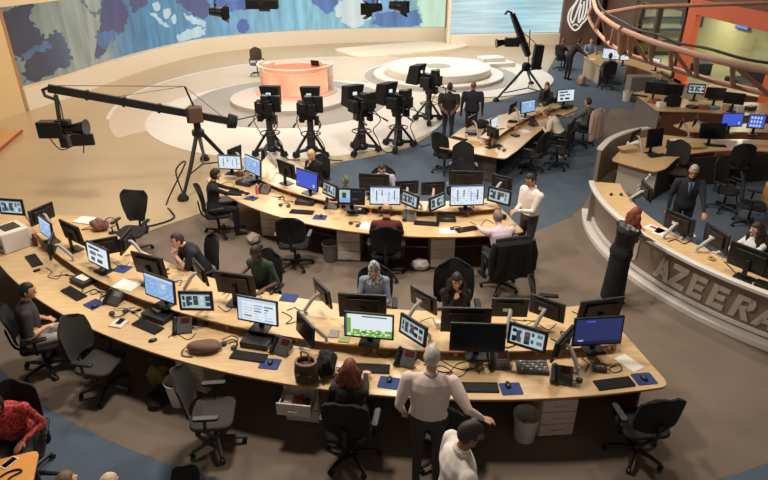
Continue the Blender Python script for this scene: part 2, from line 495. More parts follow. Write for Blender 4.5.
decal('continent', [(364, 0), (378, 0), (377, 6), (368, 7)], bluel, .025)
decal('continent', [(376, 14), (392, 12), (414, 11), (421, 16), (420, 26), (378, 26)], bluel, .018)
decal('continent', [(420, 0), (446, 0), (446, 27), (421, 27), (423, 18), (419, 8)], greenl, .018)
b = MB()
for s, (d0, d1) in ((.0, (-.1, .16)), (WT, (-.16, .12))):
    p = wall_at(s, 0, .1); d = (WB[1] - WB[0]).normalized() if s == 0 else (WB[-1] - WB[-2]).normalized()
    b.box((p.x - vwall.location.x, p.y - vwall.location.y, 2.05 - .75), (.16, .26, 2.6), rz=math.atan2(d.y, d.x))
b.build('frame_post', [mat('tan screen frame', (176, 132, 88), .5)], vwall)
# pier at the end of the map wall
p0 = wall_at(0, 0)
b = MB(); b.prism([(p0.x - .05, p0.y - .1), (p0.x + .30, p0.y - .28), (p0.x - .35, p0.y - 2.2), (-15.8, p0.y - 2.2), (-15.8, p0.y + .8), (p0.x - .4, p0.y + .3)], 0, 7.6)
struct(b.build('wall_left', [mat('warm cream wall', (226, 196, 146), .55)]))
# second screen
A0 = at(449.5, 34, .6); A1 = at(559, 32, .6); dA = (A1 - A0)
sk = mapmat('sky screen', [(0, (190, 220, 228)), (.3, (206, 230, 234)), (.6, (170, 214, 228)), (1, (200, 228, 232))], 3, .9, 1.1)
nt = sk.node_tree
for n_ in nt.nodes:
    if n_.type == 'MAPPING': n_.inputs['Scale'].default_value = (.6, 5, 1)
    if n_.type == 'MAP_RANGE': n_.inputs['To Min'].default_value = .72; n_.inputs['To Max'].default_value = 1.12
sw = empty('sky_video_wall', (*A0[:2], 0)); tag(sw, 'pale blue screen with white cloud streaks beside the world map', 'video wall')
az = math.atan2(dA.y, dA.x); sw.rotation_euler.z = az; L2 = dA.length
uvmesh('screen', [(0, 0, .6), (L2, 0, .6), (L2, 0, 3.6), (0, 0, 3.6)], [(0, 1, 2, 3)], [(0, 0), (1, 0), (1, 1), (0, 1)], sk, sw)
b = MB(); b.box((L2 / 2, .12, 2.1), (L2, .2, 3.0)); b.build('housing', [cream], sw)
b = MB(); b.box((-.08, -.02, 1.8), (.16, .3, 3.6)); b.build('frame_post', [cream_l], sw)
q0 = at(449.5, 34, .6).xy; q1 = at(559, 32, .6).xy; nn = Vector((dA.y, -dA.x)).normalized()
b = MB(); b.prism([tuple(q0 + nn * .5), tuple(q1 + nn * .5), tuple(q1 - nn * .25), tuple(q0 - nn * .25)], 0, .58)
struct(b.build('trim_4', [cream_l]))
b = MB(); b.prism([tuple(q0 - nn * .26), tuple(q1 - nn * .26), tuple(q1 - nn * .6), tuple(q0 - nn * .6 )], 0, 7.6)
struct(b.build('wall_far', [cream]))
# curved cream step in front of the map wall
ste = pxpoly([(330, 51), (400, 45), (440, 43), (472, 47), (450, 52), (400, 56), (360, 60)])
b = MB(); b.prism(rounded(ste, .8), .012, .12); struct(b.build('floor_cream_step', [cream_l]))

# ---- brown wall panel with the calligraphic emblem
pc = at(577, 46); 
b = MB(); b.box((0, .3, 2.6), (2.0, .5, 5.2)); lp = b.build('wall_emblem', [brown_wall], loc=(pc.x + .1, pc.y + .2, 0), rz=-.12); struct(lp)
em = empty('wall_emblem_sign', aty(579, 16, pc.y + .03)); em.rotation_euler.z = -.12
tag(em, 'white outlined drop shaped calligraphic emblem on the brown wall', 'sign')
glow = mat('emblem white', (238, 232, 222), emit=.9)
def stroke(pts, r=.045, closed=False):
    k = 1.0
    P = [(x * k, 0, z * k) for x, z in pts]
    b = MB(); sp = spline(P, 6, closed)
    if closed: sp.append(sp[0])
    b.tube(sp, r, n=6); b.build('stroke', [glow], em)
stroke([(0.38, 1.25), (.48, .7), (.52, .2), (.40, -.15), (.2, -.4), (.05, -.65), (-.15, -.72), (-.42, -.45), (-.56, -.1), (-.5, .3), (-.3, .6), (-.1, 1.0)])
stroke([(-.05, 1.3), (-.18, .8), (-.36, .35), (-.42, -.1), (-.3, -.35), (-.2, -.1), (-.1, .35), (.02, .9)])
stroke([(.05, .6), (0, .1), (.02, -.3), (.12, -.2), (.18, .3), (.16, .75)])
stroke([(.3, .9), (.34, .4), (.3, 0), (.2, -.18)])
stroke([(-.28, -.5), (-.1, -.42), (.02, -.5)], .035)

# ---- right hand offices behind the truss
FX = 12.1
b = MB(); b.box((FX + 2.6, 35.2, 3.8), (9.0, .3, 7.6)); struct(b.build('wall_rear', [dark_wall]))
b = MB(); b.box((FX + .05, 32.6, 3.8), (.2, 5, 7.6)); struct(b.build('wall_side', [brown_wall]))
b = MB(); b.box((FX + 3.4, 24, 3.8), (.2, 16, 7.6)); b.box((FX + 1.7, 31.0, 3.8), (3.4, .2, 7.6)); struct(b.build('wall_office', [mat('olive office wall', (170, 166, 118), .7, noise=.1, scale=.6)]))
b = MB(); b.box((FX + 1.6, 24, .03), (3.4, 16, .06)); struct(b.build('floor_office', [mat('olive office floor', (150, 148, 108), .6)]))
b = MB(); b.box((FX, 24, 4.9), (.3, 16, 3.4)); struct(b.build('wall_fascia', [mat('maroon fascia', (120, 74, 58), .6)]))
gl = bpy.data.materials.new('office glass'); gl.use_nodes = True
nt = gl.node_tree; nt.nodes.clear()
oo = nt.nodes.new('ShaderNodeOutputMaterial'); ms = nt.nodes.new('ShaderNodeMixShader'); ms.inputs[0].default_value = .05
tr = nt.nodes.new('ShaderNodeBsdfTransparent'); gg = nt.nodes.new('ShaderNodeBsdfGlossy'); gg.inputs['Roughness'].default_value = .05
nt.links.new(tr.outputs[0], ms.inputs[1]); nt.links.new(gg.outputs[0], ms.inputs[2]); nt.links.new(ms.outputs[0], oo.inputs[0])
def glazed(n, y0, y1, z1, fm, w=.45, posts=True):
    root = empty('window_%d' % n, (FX, y0, 0)); struct(root)
    b = MB(); b.box((0, (y1 - y0) / 2, z1 / 2), (.03, y1 - y0, z1)); b.build('pane', [gl], root)
    b = MB()
    b.box((0, w / 2, z1 / 2), (.22, w, z1)); b.box((0, y1 - y0 - w / 2, z1 / 2), (.22, w, z1))
    b.box((0, (y1 - y0) / 2, z1 - .28), (.24, y1 - y0, .56)); b.box((0, (y1 - y0) / 2, .06), (.22, y1 - y0, .12))
    b.build('frame', [fm], root, bev=.01)
glazed(1, 18.2, 24.8, 3.2, orange, .7)
glazed(2, 25.0, 27.6, 3.2, mat('bronze frame', (96, 74, 58), .5, metal=.3), .12)
glazed(3, 27.6, 30.1, 3.2, MT['bronze frame'], .12)
lamp('office_lamp', (FX + 1.7, 22.0, 3.1), 130, 1.2, (.96, 1, .72))
lamp('office_lamp', (FX + 1.7, 28.0, 3.1), 150, 1.0, (1, .95, .75))
# office contents
scr_blue = mat('screen blue', (92, 140, 226), emit=.9)
wm = empty('wall_monitor', (FX + 3.25, 26.6, 2.1)); tag(wm, 'blue screen tilted on the olive wall inside the glazed office', 'monitor')
b = MB(); b.box((0, 0, 0), (.08, 1.1, .66)); b.build('housing', [black], wm, bev=.01)
b = MB(); b.box((-.045, .05, 0), (.01, .95, .56)); b.build('screen', [scr_blue], wm)
hm = empty('hanging_display', (FX + .9, 26.4, 2.3)); tag(hm, 'black hanging display box behind the glazed office front', 'display')
b = MB(); b.box((0, 0, 0), (.5, 1.0, .7)); b.build('housing', [black_matte], hm, bev=.02)
b = MB(); b.tube([(0, 0, .3), (0, 0, 5.3)], .03); b.build('hanger', [black_matte], hm)
b = MB(); b.box((-.1, -.1, -.40), (.4, .6, .08)); b.build('light_strip', [mat('cool strip', (236, 240, 236), emit=1.2)], hm)
su = empty('shelf_unit', (FX + 1.6, 30.6, .06)); tag(su, 'dark open shelf unit against the olive wall behind the bronze framed glass', 'shelf')
b = MB()
for s_ in (-1, 1): b.box((1.1 * s_, 0, 1.2), (.06, .4, 2.4))
b.build('side_panel', [black_matte], su)
for k in range(5):
    b = MB(); b.box((0, 0, .1 + .55 * k), (2.2, .4, .07)); b.build('shelf', [black_matte], su)
for (x, y, lb) in ((FX + 1.5, 22.3, 'dark office sofa low behind the orange framed glass'), (FX + 1.3, 26.3, 'dark low office cabinet beyond the bronze framed glass')):
    r_ = empty('office_sofa' if 'sofa' in lb else 'office_cabinet', (x, y, .06)); tag(r_, lb, 'sofa' if 'sofa' in lb else 'cabinet')
    b = MB(); b.box((0, 0, .25), (.8, 1.9, .42)); b.build('body', [black_fab], r_, bev=.04)
    b = MB()
    if 'sofa' in lb: b.box((.32, 0, .62), (.2, 1.9, .5))
    else: b.box((0, 0, .49), (.84, 1.96, .05))
    b.build('cushion' if 'sofa' in lb else 'counter_top', [black_matte], r_, bev=.03)

# ---- ring truss hung over the counter
tz = 4.1
def chord(c, r, a0, a1, z, rad, n=44):
    return [Vector((c[0] + r * math.cos(R(a0 + (a1 - a0) * i / n)), c[1] + r * math.sin(R(a0 + (a1 - a0) * i / n)), z)) for i in range(n + 1)]
import sys
def circ3(p, q, r):
    ax, ay = p[0], p[1]; bx, by = q[0], q[1]; cx, cy = r[0], r[1]
    d = 2 * (ax * (by - cy) + bx * (cy - ay) + cx * (ay - by))
    ux = ((ax * ax + ay * ay) * (by - cy) + (bx * bx + by * by) * (cy - ay) + (cx * cx + cy * cy) * (ay - by)) / d
    uy = ((ax * ax + ay * ay) * (cx - bx) + (bx * bx + by * by) * (ax - cx) + (cx * cx + cy * cy) * (bx - ax)) / d
    return (ux, uy), math.hypot(ax - ux, ay - uy)
lowP = [at(x, y, tz) for x, y in ((588, 10), (591, 23), (607, 42), (630, 55), (655, 63.5), (680, 71), (716, 81.5), (768, 94), (800, 101), (850, 112))]
upP = [at(x, y, tz + .34) for x, y in ((593, -2), (597, 11), (612, 24), (630, 33), (655, 42.5), (680, 50), (716, 60), (768, 71), (800, 77), (850, 87))]
lowS = spline(lowP, 6); upS = spline(upP, 6)
ct = sum((p for p in lowS), Vector()) / len(lowS)
tr = empty('ring_truss', (ct.x, ct.y, tz)); tag(tr, 'tan curved lighting truss hanging over the newsroom desks', 'truss')
T = lambda p: p - tr.location
back = [p + Vector((.30, .20, .04)) for p in upS]
b = MB(); b.tube([T(p) for p in lowS], .024, n=10); b.build('lower_chord', [truss_m], tr)
b = MB(); b.tube([T(p) for p in upS], .024, n=10); b.build('upper_chord', [truss_m], tr)
N = len(lowS)
for k, i in enumerate(range(3, N - 1, 5)):
    b = MB(); b.tube([T(lowS[i]), T(upS[i])], .020, n=6); b.build('brace', [truss_m], tr)
    j = min(N - 1, i + 4)
    if k % 2 == 1:
        b = MB(); b.tube([T(lowS[j]), T(upS[i])], .018, n=6); b.build('brace', [truss_m], tr)
i = 16
b = MB(); b.tube([T(lowS[i]), T((lowS[i] + upS[i]) / 2), T(upS[i])], .05, n=10); b.build('joint_plate', [truss_m], tr)
b = MB(); b.tube([T(p + Vector((.06, .05, .04 + .008 * math.sin(k * .6)))) for k, p in enumerate(upS)], .011, n=6); b.build('cable', [black_matte], tr)
for p in (upS[0], upS[-1], upS[-7]):
    b = MB(); b.tube([T(p), T(Vector((p.x, p.y, 7.6)))], .012, n=6); b.build('hanger', [black_matte], tr)
bm_ = empty('lighting_pipe', (0, 0, 0)); p0 = at(600, 14, 4.2); p1 = at(640, 7, 4.2); p2 = at(790, 2, 4.2)
bm_.location = p1; tag(bm_, 'long tan pipe hung behind the curved truss near the office front', 'pipe')
b = MB(); b.tube([p0 - p1, Vector(), p2 - p1], .035, n=8); b.build('pipe', [truss_m], bm_)
for p in (p0 - p1, p2 - p1):
    b = MB(); b.tube([p, p + Vector((0, 0, 3.4))], .012, n=6); b.build('hanger', [black_matte], bm_)

# ================================================================ STUDIO THINGS
ad = empty('anchor_desk', (-3.25, 22.15, .19)); tag(ad, 'round glass fronted anchor desk glowing pink and orange', 'desk')
gp = bpy.data.materials.new('glowing desk panel'); gp.use_nodes = True
nt = gp.node_tree; bs = nt.nodes['Principled BSDF']; bs.inputs['Base Color'].default_value = (*lin((236, 176, 150)), 1); bs.inputs['Roughness'].default_value = .25
tc = nt.nodes.new('ShaderNodeTexCoord'); n_ = nt.nodes.new('ShaderNodeTexNoise'); n_.inputs['Scale'].default_value = .9
rp_ = nt.nodes.new('ShaderNodeValToRGB'); rp_.color_ramp.elements[0].color = (*lin((255, 132, 104)), 1); rp_.color_ramp.elements[1].color = (*lin((255, 214, 150)), 1)
rp_.color_ramp.elements[0].position = .4; rp_.color_ramp.elements[1].position = .62
nt.links.new(tc.outputs['Object'], n_.inputs['Vector']); nt.links.new(n_.outputs['Fac'], rp_.inputs['Fac']); nt.links.new(rp_.outputs['Color'], bs.inputs['Emission Color'])
bs.inputs['Emission Strength'].default_value = .4
b = MB(); b.arcband((0, 0), 1.16, 1.2, 188, 352, .04, .80, 40); b.build('front_panel', [gp], ad)
b = MB(); b.lathe([(.001, .74), (1.2, .74), (1.2, .78), (.001, .78)], n=56); b.build('worktop', [mat('orange desk top', (222, 116, 66), .3)], ad)
b = MB(); b.arcband((0, 0), 1.33, 1.37, 158, 382, .02, .98, 56); b.build('glass_front', [gl], ad)
b = MB(); b.arcband((0, 0), 1.30, 1.39, 158, 382, .98, 1.01, 56); b.build('rim', [mat('pale rim', (246, 226, 208), .25)], ad)
b = MB(); b.arcband((0, 0), .9, 1.3, 30, 150, .72, .76, 30); b.arcband((0, 0), 1.2, 1.3, 30, 150, 0, .72, 30); b.build('rear_worktop', [mat('pale pink desk top', (216, 188, 170), .35)], ad)
for a in (160, 20):
    b = MB(); b.arcband((0, 0), 1.0, 1.36, a - 14, a + 14, 0.0, .95, 8); b.build('end_panel', [mat('frosted end panel', (232, 208, 190), .3)], ad)
b = MB(); b.arcband((0, 0), 1.0, 1.5, 180, 360, .0, .03, 48); b.build('plinth', [mat('pink plinth', (226, 176, 160), .3)], ad)
def laptop(loc, rz, label, zt=0, scr=None):
    r_ = empty('laptop', loc, rz); tag(r_, label, 'laptop')
    b = MB(); b.box((0, 0, .012), (.34, .24, .02)); b.build('keyboard_deck', [dgrey], r_, bev=.004)
    b = MB(); b.box((0, .15, .12), (.34, .015, .23), rx=-.3); b.build('lid', [black], r_, bev=.004)
    if scr:
        b = MB(); b.box((0, .1405, .12), (.31, .004, .20), rx=-.3); b.build('screen', [scr], r_)
    return r_
laptop((-2.55, 22.95, .19 + .76), 2.8, 'dark laptop lying open on the rear of the anchor desk')
b = MB(); b.box((-3.7, 23.2, .19 + .768), (.32, .23, .012), rz=.4); tag(b.build('script_papers', [paper]), 'sheaf of white script papers on the anchor desk', 'papers')
# ---- pedestal studio cameras
red_tally = mat('white tally screen', (230, 236, 240), emit=1.0)
def studio_camera(loc, yaw, label, hoodtilt=0.0):
    r = empty('studio_camera', loc, -R(yaw)); tag(r, label, 'camera', 'pedestal cameras around the anchor desk')
    b = MB(); b.lathe([(.16, .10), (.18, .14), (.18, .22), (.10, .30), (.085, .32)], n=16)
    for k in range(3):
        a = R(90 + 120 * k); c_, s_ = math.cos(a), math.sin(a)
        b.tube([(0, 0, .2), (.36 * c_, .36 * s_, .16), (.46 * c_, .46 * s_, .12)], [.06, .05, .05], n=8); b.tube([(.07 * c_, .07 * s_, .66), (.26 * c_, .26 * s_, .42), (.46 * c_, .46 * s_, .15)], [.035, .04, .04], n=6)
    b.build('base', [black], r)
    for k in range(3):
        a = R(90 + 120 * k); c_, s_ = math.cos(a), math.sin(a)
        b = MB(); b.box((.47 * c_, .47 * s_, .10), (.2, .16, .14), rz=a, top=(.7, .7)); b.build('wheel_guard', [black_matte], r, bev=.015)
        b = MB()
        for q in (-.035, .035):
            b.tube([(.47 * c_ - s_ * (q - .015), .47 * s_ + c_ * (q - .015), .05), (.47 * c_ - s_ * (q + .015), .47 * s_ + c_ * (q + .015), .05)], .05, n=12)
        b.build('wheel', [black_matte], r)
    b = MB(); b.lathe([(.12, .30), (.12, .66), (.09, .70), (.09, .98), (.07, 1.0), (.07, 1.1)], n=14); b.build('column', [dgrey], r)
    b = MB(); b.tube([(.27 * math.cos(a), .27 * math.sin(a), .62) for a in [2 * pi * i / 28 for i in range(29)]], .016, n=6)
    for k in range(3): b.tube([(0, 0, .62), (.27 * math.cos(k * 2.09), .27 * math.sin(k * 2.09), .62)], .012, n=6)
    b.build('steering_ring', [black], r)
    b = MB(); b.box((0, 0, 1.12), (.28, .32, .16)); b.box((0, 0, 1.23), (.36, .5, .06)); b.box((-.2, -.1, 1.08), (.14, .22, .2)); b.box((.2, -.12, 1.02), (.12, .18, .22)); b.build('pan_head', [black], r, bev=.01)
    b = MB(); b.box((0, -.04, 1.42), (.26, .56, .32)); b.box((-.0, -.2, 1.64), (.2, .24, .14)); b.box((.1, -.3, 1.36), (.22, .14, .3)); b.box((-.12, -.34, 1.42), (.16, .1, .22)); b.build('camera_body', [black], r, bev=.015)
    b = MB(); b.tube([(0, .2, 1.42), (0, .30, 1.42), (0, .48, 1.42), (0, .52, 1.42)], [.1, .115, .115, .13], n=16); b.build('lens', [black_gloss], r)
    b = MB()
    q = [(-.20, .36, 1.20), (.20, .36, 1.20), (.27, .24, 1.84), (-.27, .24, 1.84), (-.20, .78, 1.22), (.20, .78, 1.22), (.26, .60, 1.80), (-.26, .60, 1.80)]
    b.add(q, [(0, 1, 2, 3), (1, 5, 6, 2), (3, 2, 6, 7), (0, 3, 7, 4), (0, 4, 5, 1), (4, 7, 6, 5)])
    b.build('prompter_hood', [black_matte], r, bev=.01)
    b = MB(); b.box((-.03, .268, 1.62), (.13, .012, .085), rx=-.19); b.build('tally_screen', [red_tally], r)
    b = MB(); b.box((.25, -.12, 1.46), (.28, .1, .44)); b.box((.19, -.12, 1.28), (.06, .06, .2)); b.build('viewfinder', [black], r, bev=.01)
    b = MB(); b.box((-.25, .02, 1.34), (.16, .34, .32)); b.build('side_pack', [black_matte], r, bev=.015)
    for sx in (-1, 1):
        b = MB(); b.tube([(.14 * sx, -.1, 1.2), (.26 * sx, -.42, 1.12), (.33 * sx, -.72, 1.05)], .014, n=6); b.tube([(.31 * sx, -.62, 1.07), (.345 * sx, -.80, 1.03)], .026, n=8)
        b.build('pan_handle', [black], r)
    b = MB(); b.tube(spline([(.1, -.28, 1.36), (.34, -.45, 1.0), (.2, -.3, .7), (.36, -.25, .4), (.5, -.4, .03), (.9, -.5, .02)], 6), .014, n=6)
    b.tube(spline([(-.1, -.28, 1.4), (-.3, -.42, 1.15), (-.26, -.25, .8), (-.15, -.15, .5)], 6), .012, n=6); b.build('cable', [black_matte], r)
    return r
zf = .024
for (px, py, yaw, lb) in ((272, 154, 4, 'black pedestal camera with white lit tally nearest the crane tripod'),
                          (312, 155, 0, 'black pedestal camera standing right behind the blonde seated woman'),
                          (362, 152, 326, 'black pedestal camera with tilted hood between the other studio cameras'),
                          (398, 148, 312, 'black pedestal camera with open side flap behind the purple shirt person'),
                          (428, 122, 300, 'black pedestal camera with wide steering ring beside the two standing men')):
    p = at(px, py, zf)
    cm = studio_camera((p.x, p.y, zf), yaw, lb); cm.scale = (.96,) * 3

# ---- camera crane
def crane():
    base = at(206, 186, .012)
    r = empty('camera_crane', base); tag(r, 'long black camera crane on a tripod beside the curved desk', 'crane')
    piv = Vector((-.05, 0, 1.72))
    feet = [at(183.5, 200, .012) - base, at(243, 182, .012) - base + Vector((0, .4, 0)), at(205, 160, .012) - base]
    b = MB(); b.lathe([(.10, 1.2), (.14, 1.25), (.14, 1.35), (.08, 1.4), (.08, 1.6), (.16, 1.62), (.16, 1.68)], n=14); b.build('column', [black], r)
    for f in feet:
        m_ = f * .55 + Vector((0, 0, .58))
        b = MB(); b.tube([Vector((f.x * .06, f.y * .06, 1.3)), f * .5 + Vector((0, 0, .65)), f + Vector((0, 0, .06))], [.05, .045, .035], n=8)
        b.tube([Vector((0, 0, .55)), f * .62 + Vector((0, 0, .48))], .018, n=6); b.build('leg', [black], r)
        b = MB(); b.lathe([(.12, 0), (.13, .04), (.08, .13), (.04, .16)], c=(f.x, f.y, 0), n=12); b.build('foot', [black_matte], r)
    tip = aty(48, 88, 12.1) - base
    d = (tip - piv).normalized()
    tail = piv - d * .75
    b = MB()
    pts = [tail, piv, tip]
    a = Vector((0, 0, 1)).cross(d).normalized(); u = d.cross(a).normalized()
    def bar(p, q, w, h):
        vs = []
        for e in (p, q):
            for sa, su in ((-1, -1), (1, -1), (1, 1), (-1, 1)): vs.append(e + a * (sa * w / 2) + u * (su * h / 2))
        b.add(vs, [(3, 2, 1, 0), (4, 5, 6, 7), (0, 1, 5, 4), (1, 2, 6, 5), (2, 3, 7, 6), (3, 0, 4, 7)])
    bar(tail, tip, .10, .16)
    for t in (.25, .5, .75):
        p = piv.lerp(tip, t); bar(p - d * .03, p + d * .03, .13, .2)
    b.build('boom', [black], r)
    b = MB(); mast = piv + Vector((-.1, 0, .62)); b.tube([piv - d * .1, mast], .022, n=6); b.build('mast', [black], r)
    b = MB(); b.tube([tip.lerp(piv, .05) + u * .08, mast, tail], .008, n=5); b.tube([tip.lerp(piv, .45) + u * .08, mast], .006, n=5); b.build('tension_wire', [dgrey], r)
    b = MB(); b.box(piv, (.24, .3, .34)); b.build('pivot_head', [dgrey], r, bev=.02)
    for k in range(3):
        b = MB(); b.tube([tail - d * (.02 + k * .07), tail - d * (.07 + k * .07)], .17 - .01 * k, n=20); b.build('counterweight', [black_matte], r)
    b = MB(); b.box(piv + Vector((.12, -.2, .05)), (.3, .22, .34), rz=.3); b.build('control_box', [mat('brown control box', (92, 62, 48), .6)], r, bev=.02)
    b = MB(); b.tube([tail + Vector((.25, 0, .02)), tail + Vector((.75, .05, .12))], .015, n=6); b.build('handle', [black], r)
    # hanging head and camera
    h = aty(57, 100, 12.1) - base; c = aty(60, 130, 12.0) - base
    b = MB(); b.tube([tip, tip + Vector((-.12, 0, -.04)), tip + Vector((-.1, 0, -.16)), h], .035, n=8); b.tube([h + Vector((.0, 0, .1)), c + Vector((-.02, .1, .12))], .045, n=8); b.build('hanging_head', [dgrey], r)
    b = MB(); b.box(c + Vector((-.16, 0, .02)), (.52, .26, .34)); b.box(c + Vector((.04, .02, -.24)), (.16, .2, .26)); b.box(c + Vector((.1, 0, .16)), (.3, .16, .12)); b.build('camera_body', [black], r, bev=.02)
    b = MB(); b.tube([c + Vector((.08, 0, -.01)), c + Vector((.3, 0, .02)), c + Vector((.5, 0, .05)), c + Vector((.56, 0, .05))], [.09, .11, .13, .18], n=14); b.build('lens', [black_gloss], r)
    b = MB(); b.box(c + Vector((.48, -.1, -.18)), (.44, .08, .24), rz=.2); b.build('viewfinder', [black], r, bev=.01)
    b = MB(); b.tube(spline([tip, tip + Vector((.15, 0, -.2)), c + Vector((.1, .05, .25)), c + Vector((.05, 0, .1))], 6), .012, n=5)
    b.tube(spline([c + Vector((-.3, 0, -.1)), c + Vector((-.1, 0, -.42)), c + Vector((.2, 0, -.34)), c + Vector((.4, 0, -.3)), c + Vector((.38, 0, -.5))], 6), .012, n=5); b.build('cable', [black_matte], r)
    b = MB(); q = feet[0]
    b.tube(spline([q + Vector((-.05, .2, .03)), q + Vector((-.25, .5, .5)), q + Vector((.0, .5, .7)), q + Vector((-.3, -.2, .03)), q + Vector((-.1, -.6, .02)), q + Vector((.1, -1.0, .02)), q + Vector((-.2, -1.35, .02)), q + Vector((-.8, -1.6, .02))], 6), .018, n=6); b.build('floor_cable', [black_matte], r)
crane()
def jib():
    base = at(527, 96, .012)
    r = empty('camera_jib', base); tag(r, 'black camera jib raised upright beside the bright round podium', 'crane')
    feet = [at(496, 101, .012) - base, at(548, 100, .012) - base, at(531, 84, .012) - base]
    apex = aty(526, 68, base.y) - base
    for f in feet:
        b = MB(); b.tube([apex + Vector((f.x * .05, f.y * .05, 0)), f + Vector((0, 0, .05))], [.05, .035], n=8)
        b.tube([Vector((0, 0, .3)), f * .75 + Vector((0, 0, .25))], .02, n=6); b.build('leg', [black], r)
        b = MB(); b.lathe([(.12, 0), (.12, .05), (.05, .12)], c=tuple(f), n=10); b.build('foot', [black_matte], r)
    b = MB(); b.lathe([(.12, -.1), (.16, 0), (.16, .12), (.1, .2)], c=tuple(apex), n=12); b.build('head', [black], r)
    tip = aty(512, 13, base.y - .6) - base; el = aty(528, 55, base.y) - base
    b = MB(); b.tube([el, (el + tip) / 2, tip], [.12, .13, .09], n=6); b.tube([tip, tip + Vector((-.15, 0, .06)), tip + Vector((-.24, 0, -.05))], .04, n=6); b.build('boom', [black], r)
    b = MB(); b.box(aty(537.5, 57, base.y) - base, (.32, .3, .85), ry=.06); b.build('counterweight', [black_matte], r, bev=.02)
    b = MB(); b.tube([el + Vector((.05, 0, -.3)), aty(530, 30, base.y) - base], .02, n=6); b.tube([aty(528, 70, base.y) - base, aty(542, 68, base.y) - base], .03, n=6); b.build('brace', [black], r)
    c = aty(505, 42, base.y - .5) - base
    b = MB(); b.tube([el + Vector((-.1, -.2, .4)), c + Vector((.3, 0, .05))], .05, n=8); b.build('hanging_head', [dgrey], r)
    b = MB(); b.box(c + Vector((.25, 0, 0)), (.5, .25, .3)); b.build('camera_body', [black], r, bev=.02)
    b = MB(); b.tube([c + Vector((0, 0, 0)), c + Vector((-.22, -.05, -.03)), c + Vector((-.32, -.06, -.04))], [.1, .12, .16], n=12); b.build('lens', [black_gloss], r)
    b = MB(); b.tube(spline([tip, tip + Vector((.3, 0, -.5)), el + Vector((.3, 0, .3)), el + Vector((.1, 0, -.2))], 6), .012, n=5); b.build('cable', [black_matte], r)
jib()

# ---- hanging stage lights
def stage_light(px, py, y, yaw, label, twin=False, wd=.5):
    p = aty(px, py, y)
    r = empty('stage_light', p, -R(yaw)); tag(r, label, 'stage light')
    b = MB(); b.tube([(0, -.18, .02), (0, .1, 0), (0, .22, -.04)], [.10, .13, .15], n=14); b.build('lamp_housing', [black], r)
    b = MB(); b.box((0, .24, .14), (.3, .18, .015), rx=.5); b.box((0, .24, -.22), (.3, .18, .015), rx=-.5); b.box((.2, .24, -.04), (.015, .2, .3), rz=-.4); b.box((-.2, .24, -.04), (.015, .2, .3), rz=.4); b.build('barn_door', [black_matte], r)
    b = MB(); b.tube([(-.17, 0, 0), (-.17, 0, .24), (.17, 0, .24), (.17, 0, 0)], .015, n=6); b.build('yoke', [black], r)
    b = MB(); b.tube([(0, 0, .24), (0, 0, 7.6 - p.z)], .02, n=6); b.build('hanger', [black], r)
    if wd > .6:
        b = MB(); b.box((0, 0, -.05), (wd, .3, .24)); b.build('panel', [black_matte], r, bev=.02)
    return r
stage_light(216, 12, 17, 80, 'small black stage light hanging before the purple part of the map')
stage_light(262, 2, 17, 0, 'wide black panel light hanging at the top edge over the map', wd=.85)
stage_light(375, 8, 17, 250, 'black stage light hanging over the pale land of the map')
stage_light(396, 6, 17, 100, 'black stage light hanging next to the striped green map edge')

# ================================================================ DESKS
CA, CB = (1.15, 14.85), (.97, 14.38)
AD = [((300 * 0), 0)]
def P(c, r, a): return (c[0] + r * math.cos(R(a)), c[1] + r * math.sin(R(a)))
def curved_desk(c, r0, r1, s0, s1, out, inn, so, label, group=None):
    root = empty('curved_desk', (*P(c, (r0 + r1) / 2, (out[0] + out[1]) / 2), 0)); tag(root, label, 'desk')
    o = root.location
    def arc(r, a0, a1, n=40): return [P(c, r, a0 + (a1 - a0) * i / n) for i in range(n + 1)]
    def rel(poly): return [(x - o.x, y - o.y) for x, y in poly]
    outer = arc(r1, *out); inner = arc(r0, inn[1], inn[0])
    poly = outer + inner
    k = len(outer); rr = [0] * len(poly)
    for i in (0, k - 1, k, len(poly) - 1): rr[i] = .16
    cc = (c[0] - o.x, c[1] - o.y)
    # worktop as an arc band with rounded corner end pieces
    b = MB(); b.prism(rounded(rel(poly), rr, 6), .70, .73, 0, 1)
    b.build('worktop', [wood, wood_edge], root, bev=.006)
    b = MB(); b.arcband(cc, s0, s1, so[0], so[1], .825, .85, 64, 0, 1)
    b.build('monitor_shelf', [wood, wood_edge], root, bev=.004)
    b = MB(); b.arcband(cc, s0 + .18, s0 + .205, so[0] - .3 * 0, so[1], .73, .825, 64); b.build('shelf_riser', [wood_red], root)
    n = 10
    for i in range(n + 1):
        a = so[0] + (so[1] - so[0]) * i / n
        q = P(cc, s1 - .05, a); b = MB(); b.box((q[0], q[1], .778), (.03, .05, .095), rz=R(a)); b.build('shelf_support', [wood_edge], root)
    m_ = (s0 + s1) / 2
    b = MB(); b.arcband(cc, m_ - .02, m_ + .02, out[0] + 2 if out[0] < out[1] else out[0] - 2, out[1] - 1, .02, .70, 64); b.build('support_panel', [wood_dark], root)
    e = out[1] - 1.2
    for a in (out[1] - 1.0,):
        q0, q1 = P(cc, r0 + .15, a), P(cc, r1 - .25, a)
        b = MB(); b.box(((q0[0] + q1[0]) / 2, (q0[1] + q1[1]) / 2, .35), ((Vector(q1) - Vector(q0)).length, .03, .70), rz=math.atan2(q1[1] - q0[1], q1[0] - q0[0])); b.build('end_panel', [wood_dark], root)
    return root
curved_desk(CA, 8.17, 9.89, 8.70, 9.20, (-150, -77.8), (-141.5, -77.2), (-141, -79.5), 'long curved double sided maple desk in front, crowded with monitors')
curved_desk(CB, 3.92, 5.45, 4.22, 4.66, (-150, -74.5), (-159, -73.5), (-150, -75.5), 'smaller curved maple desk of the second row behind the first')
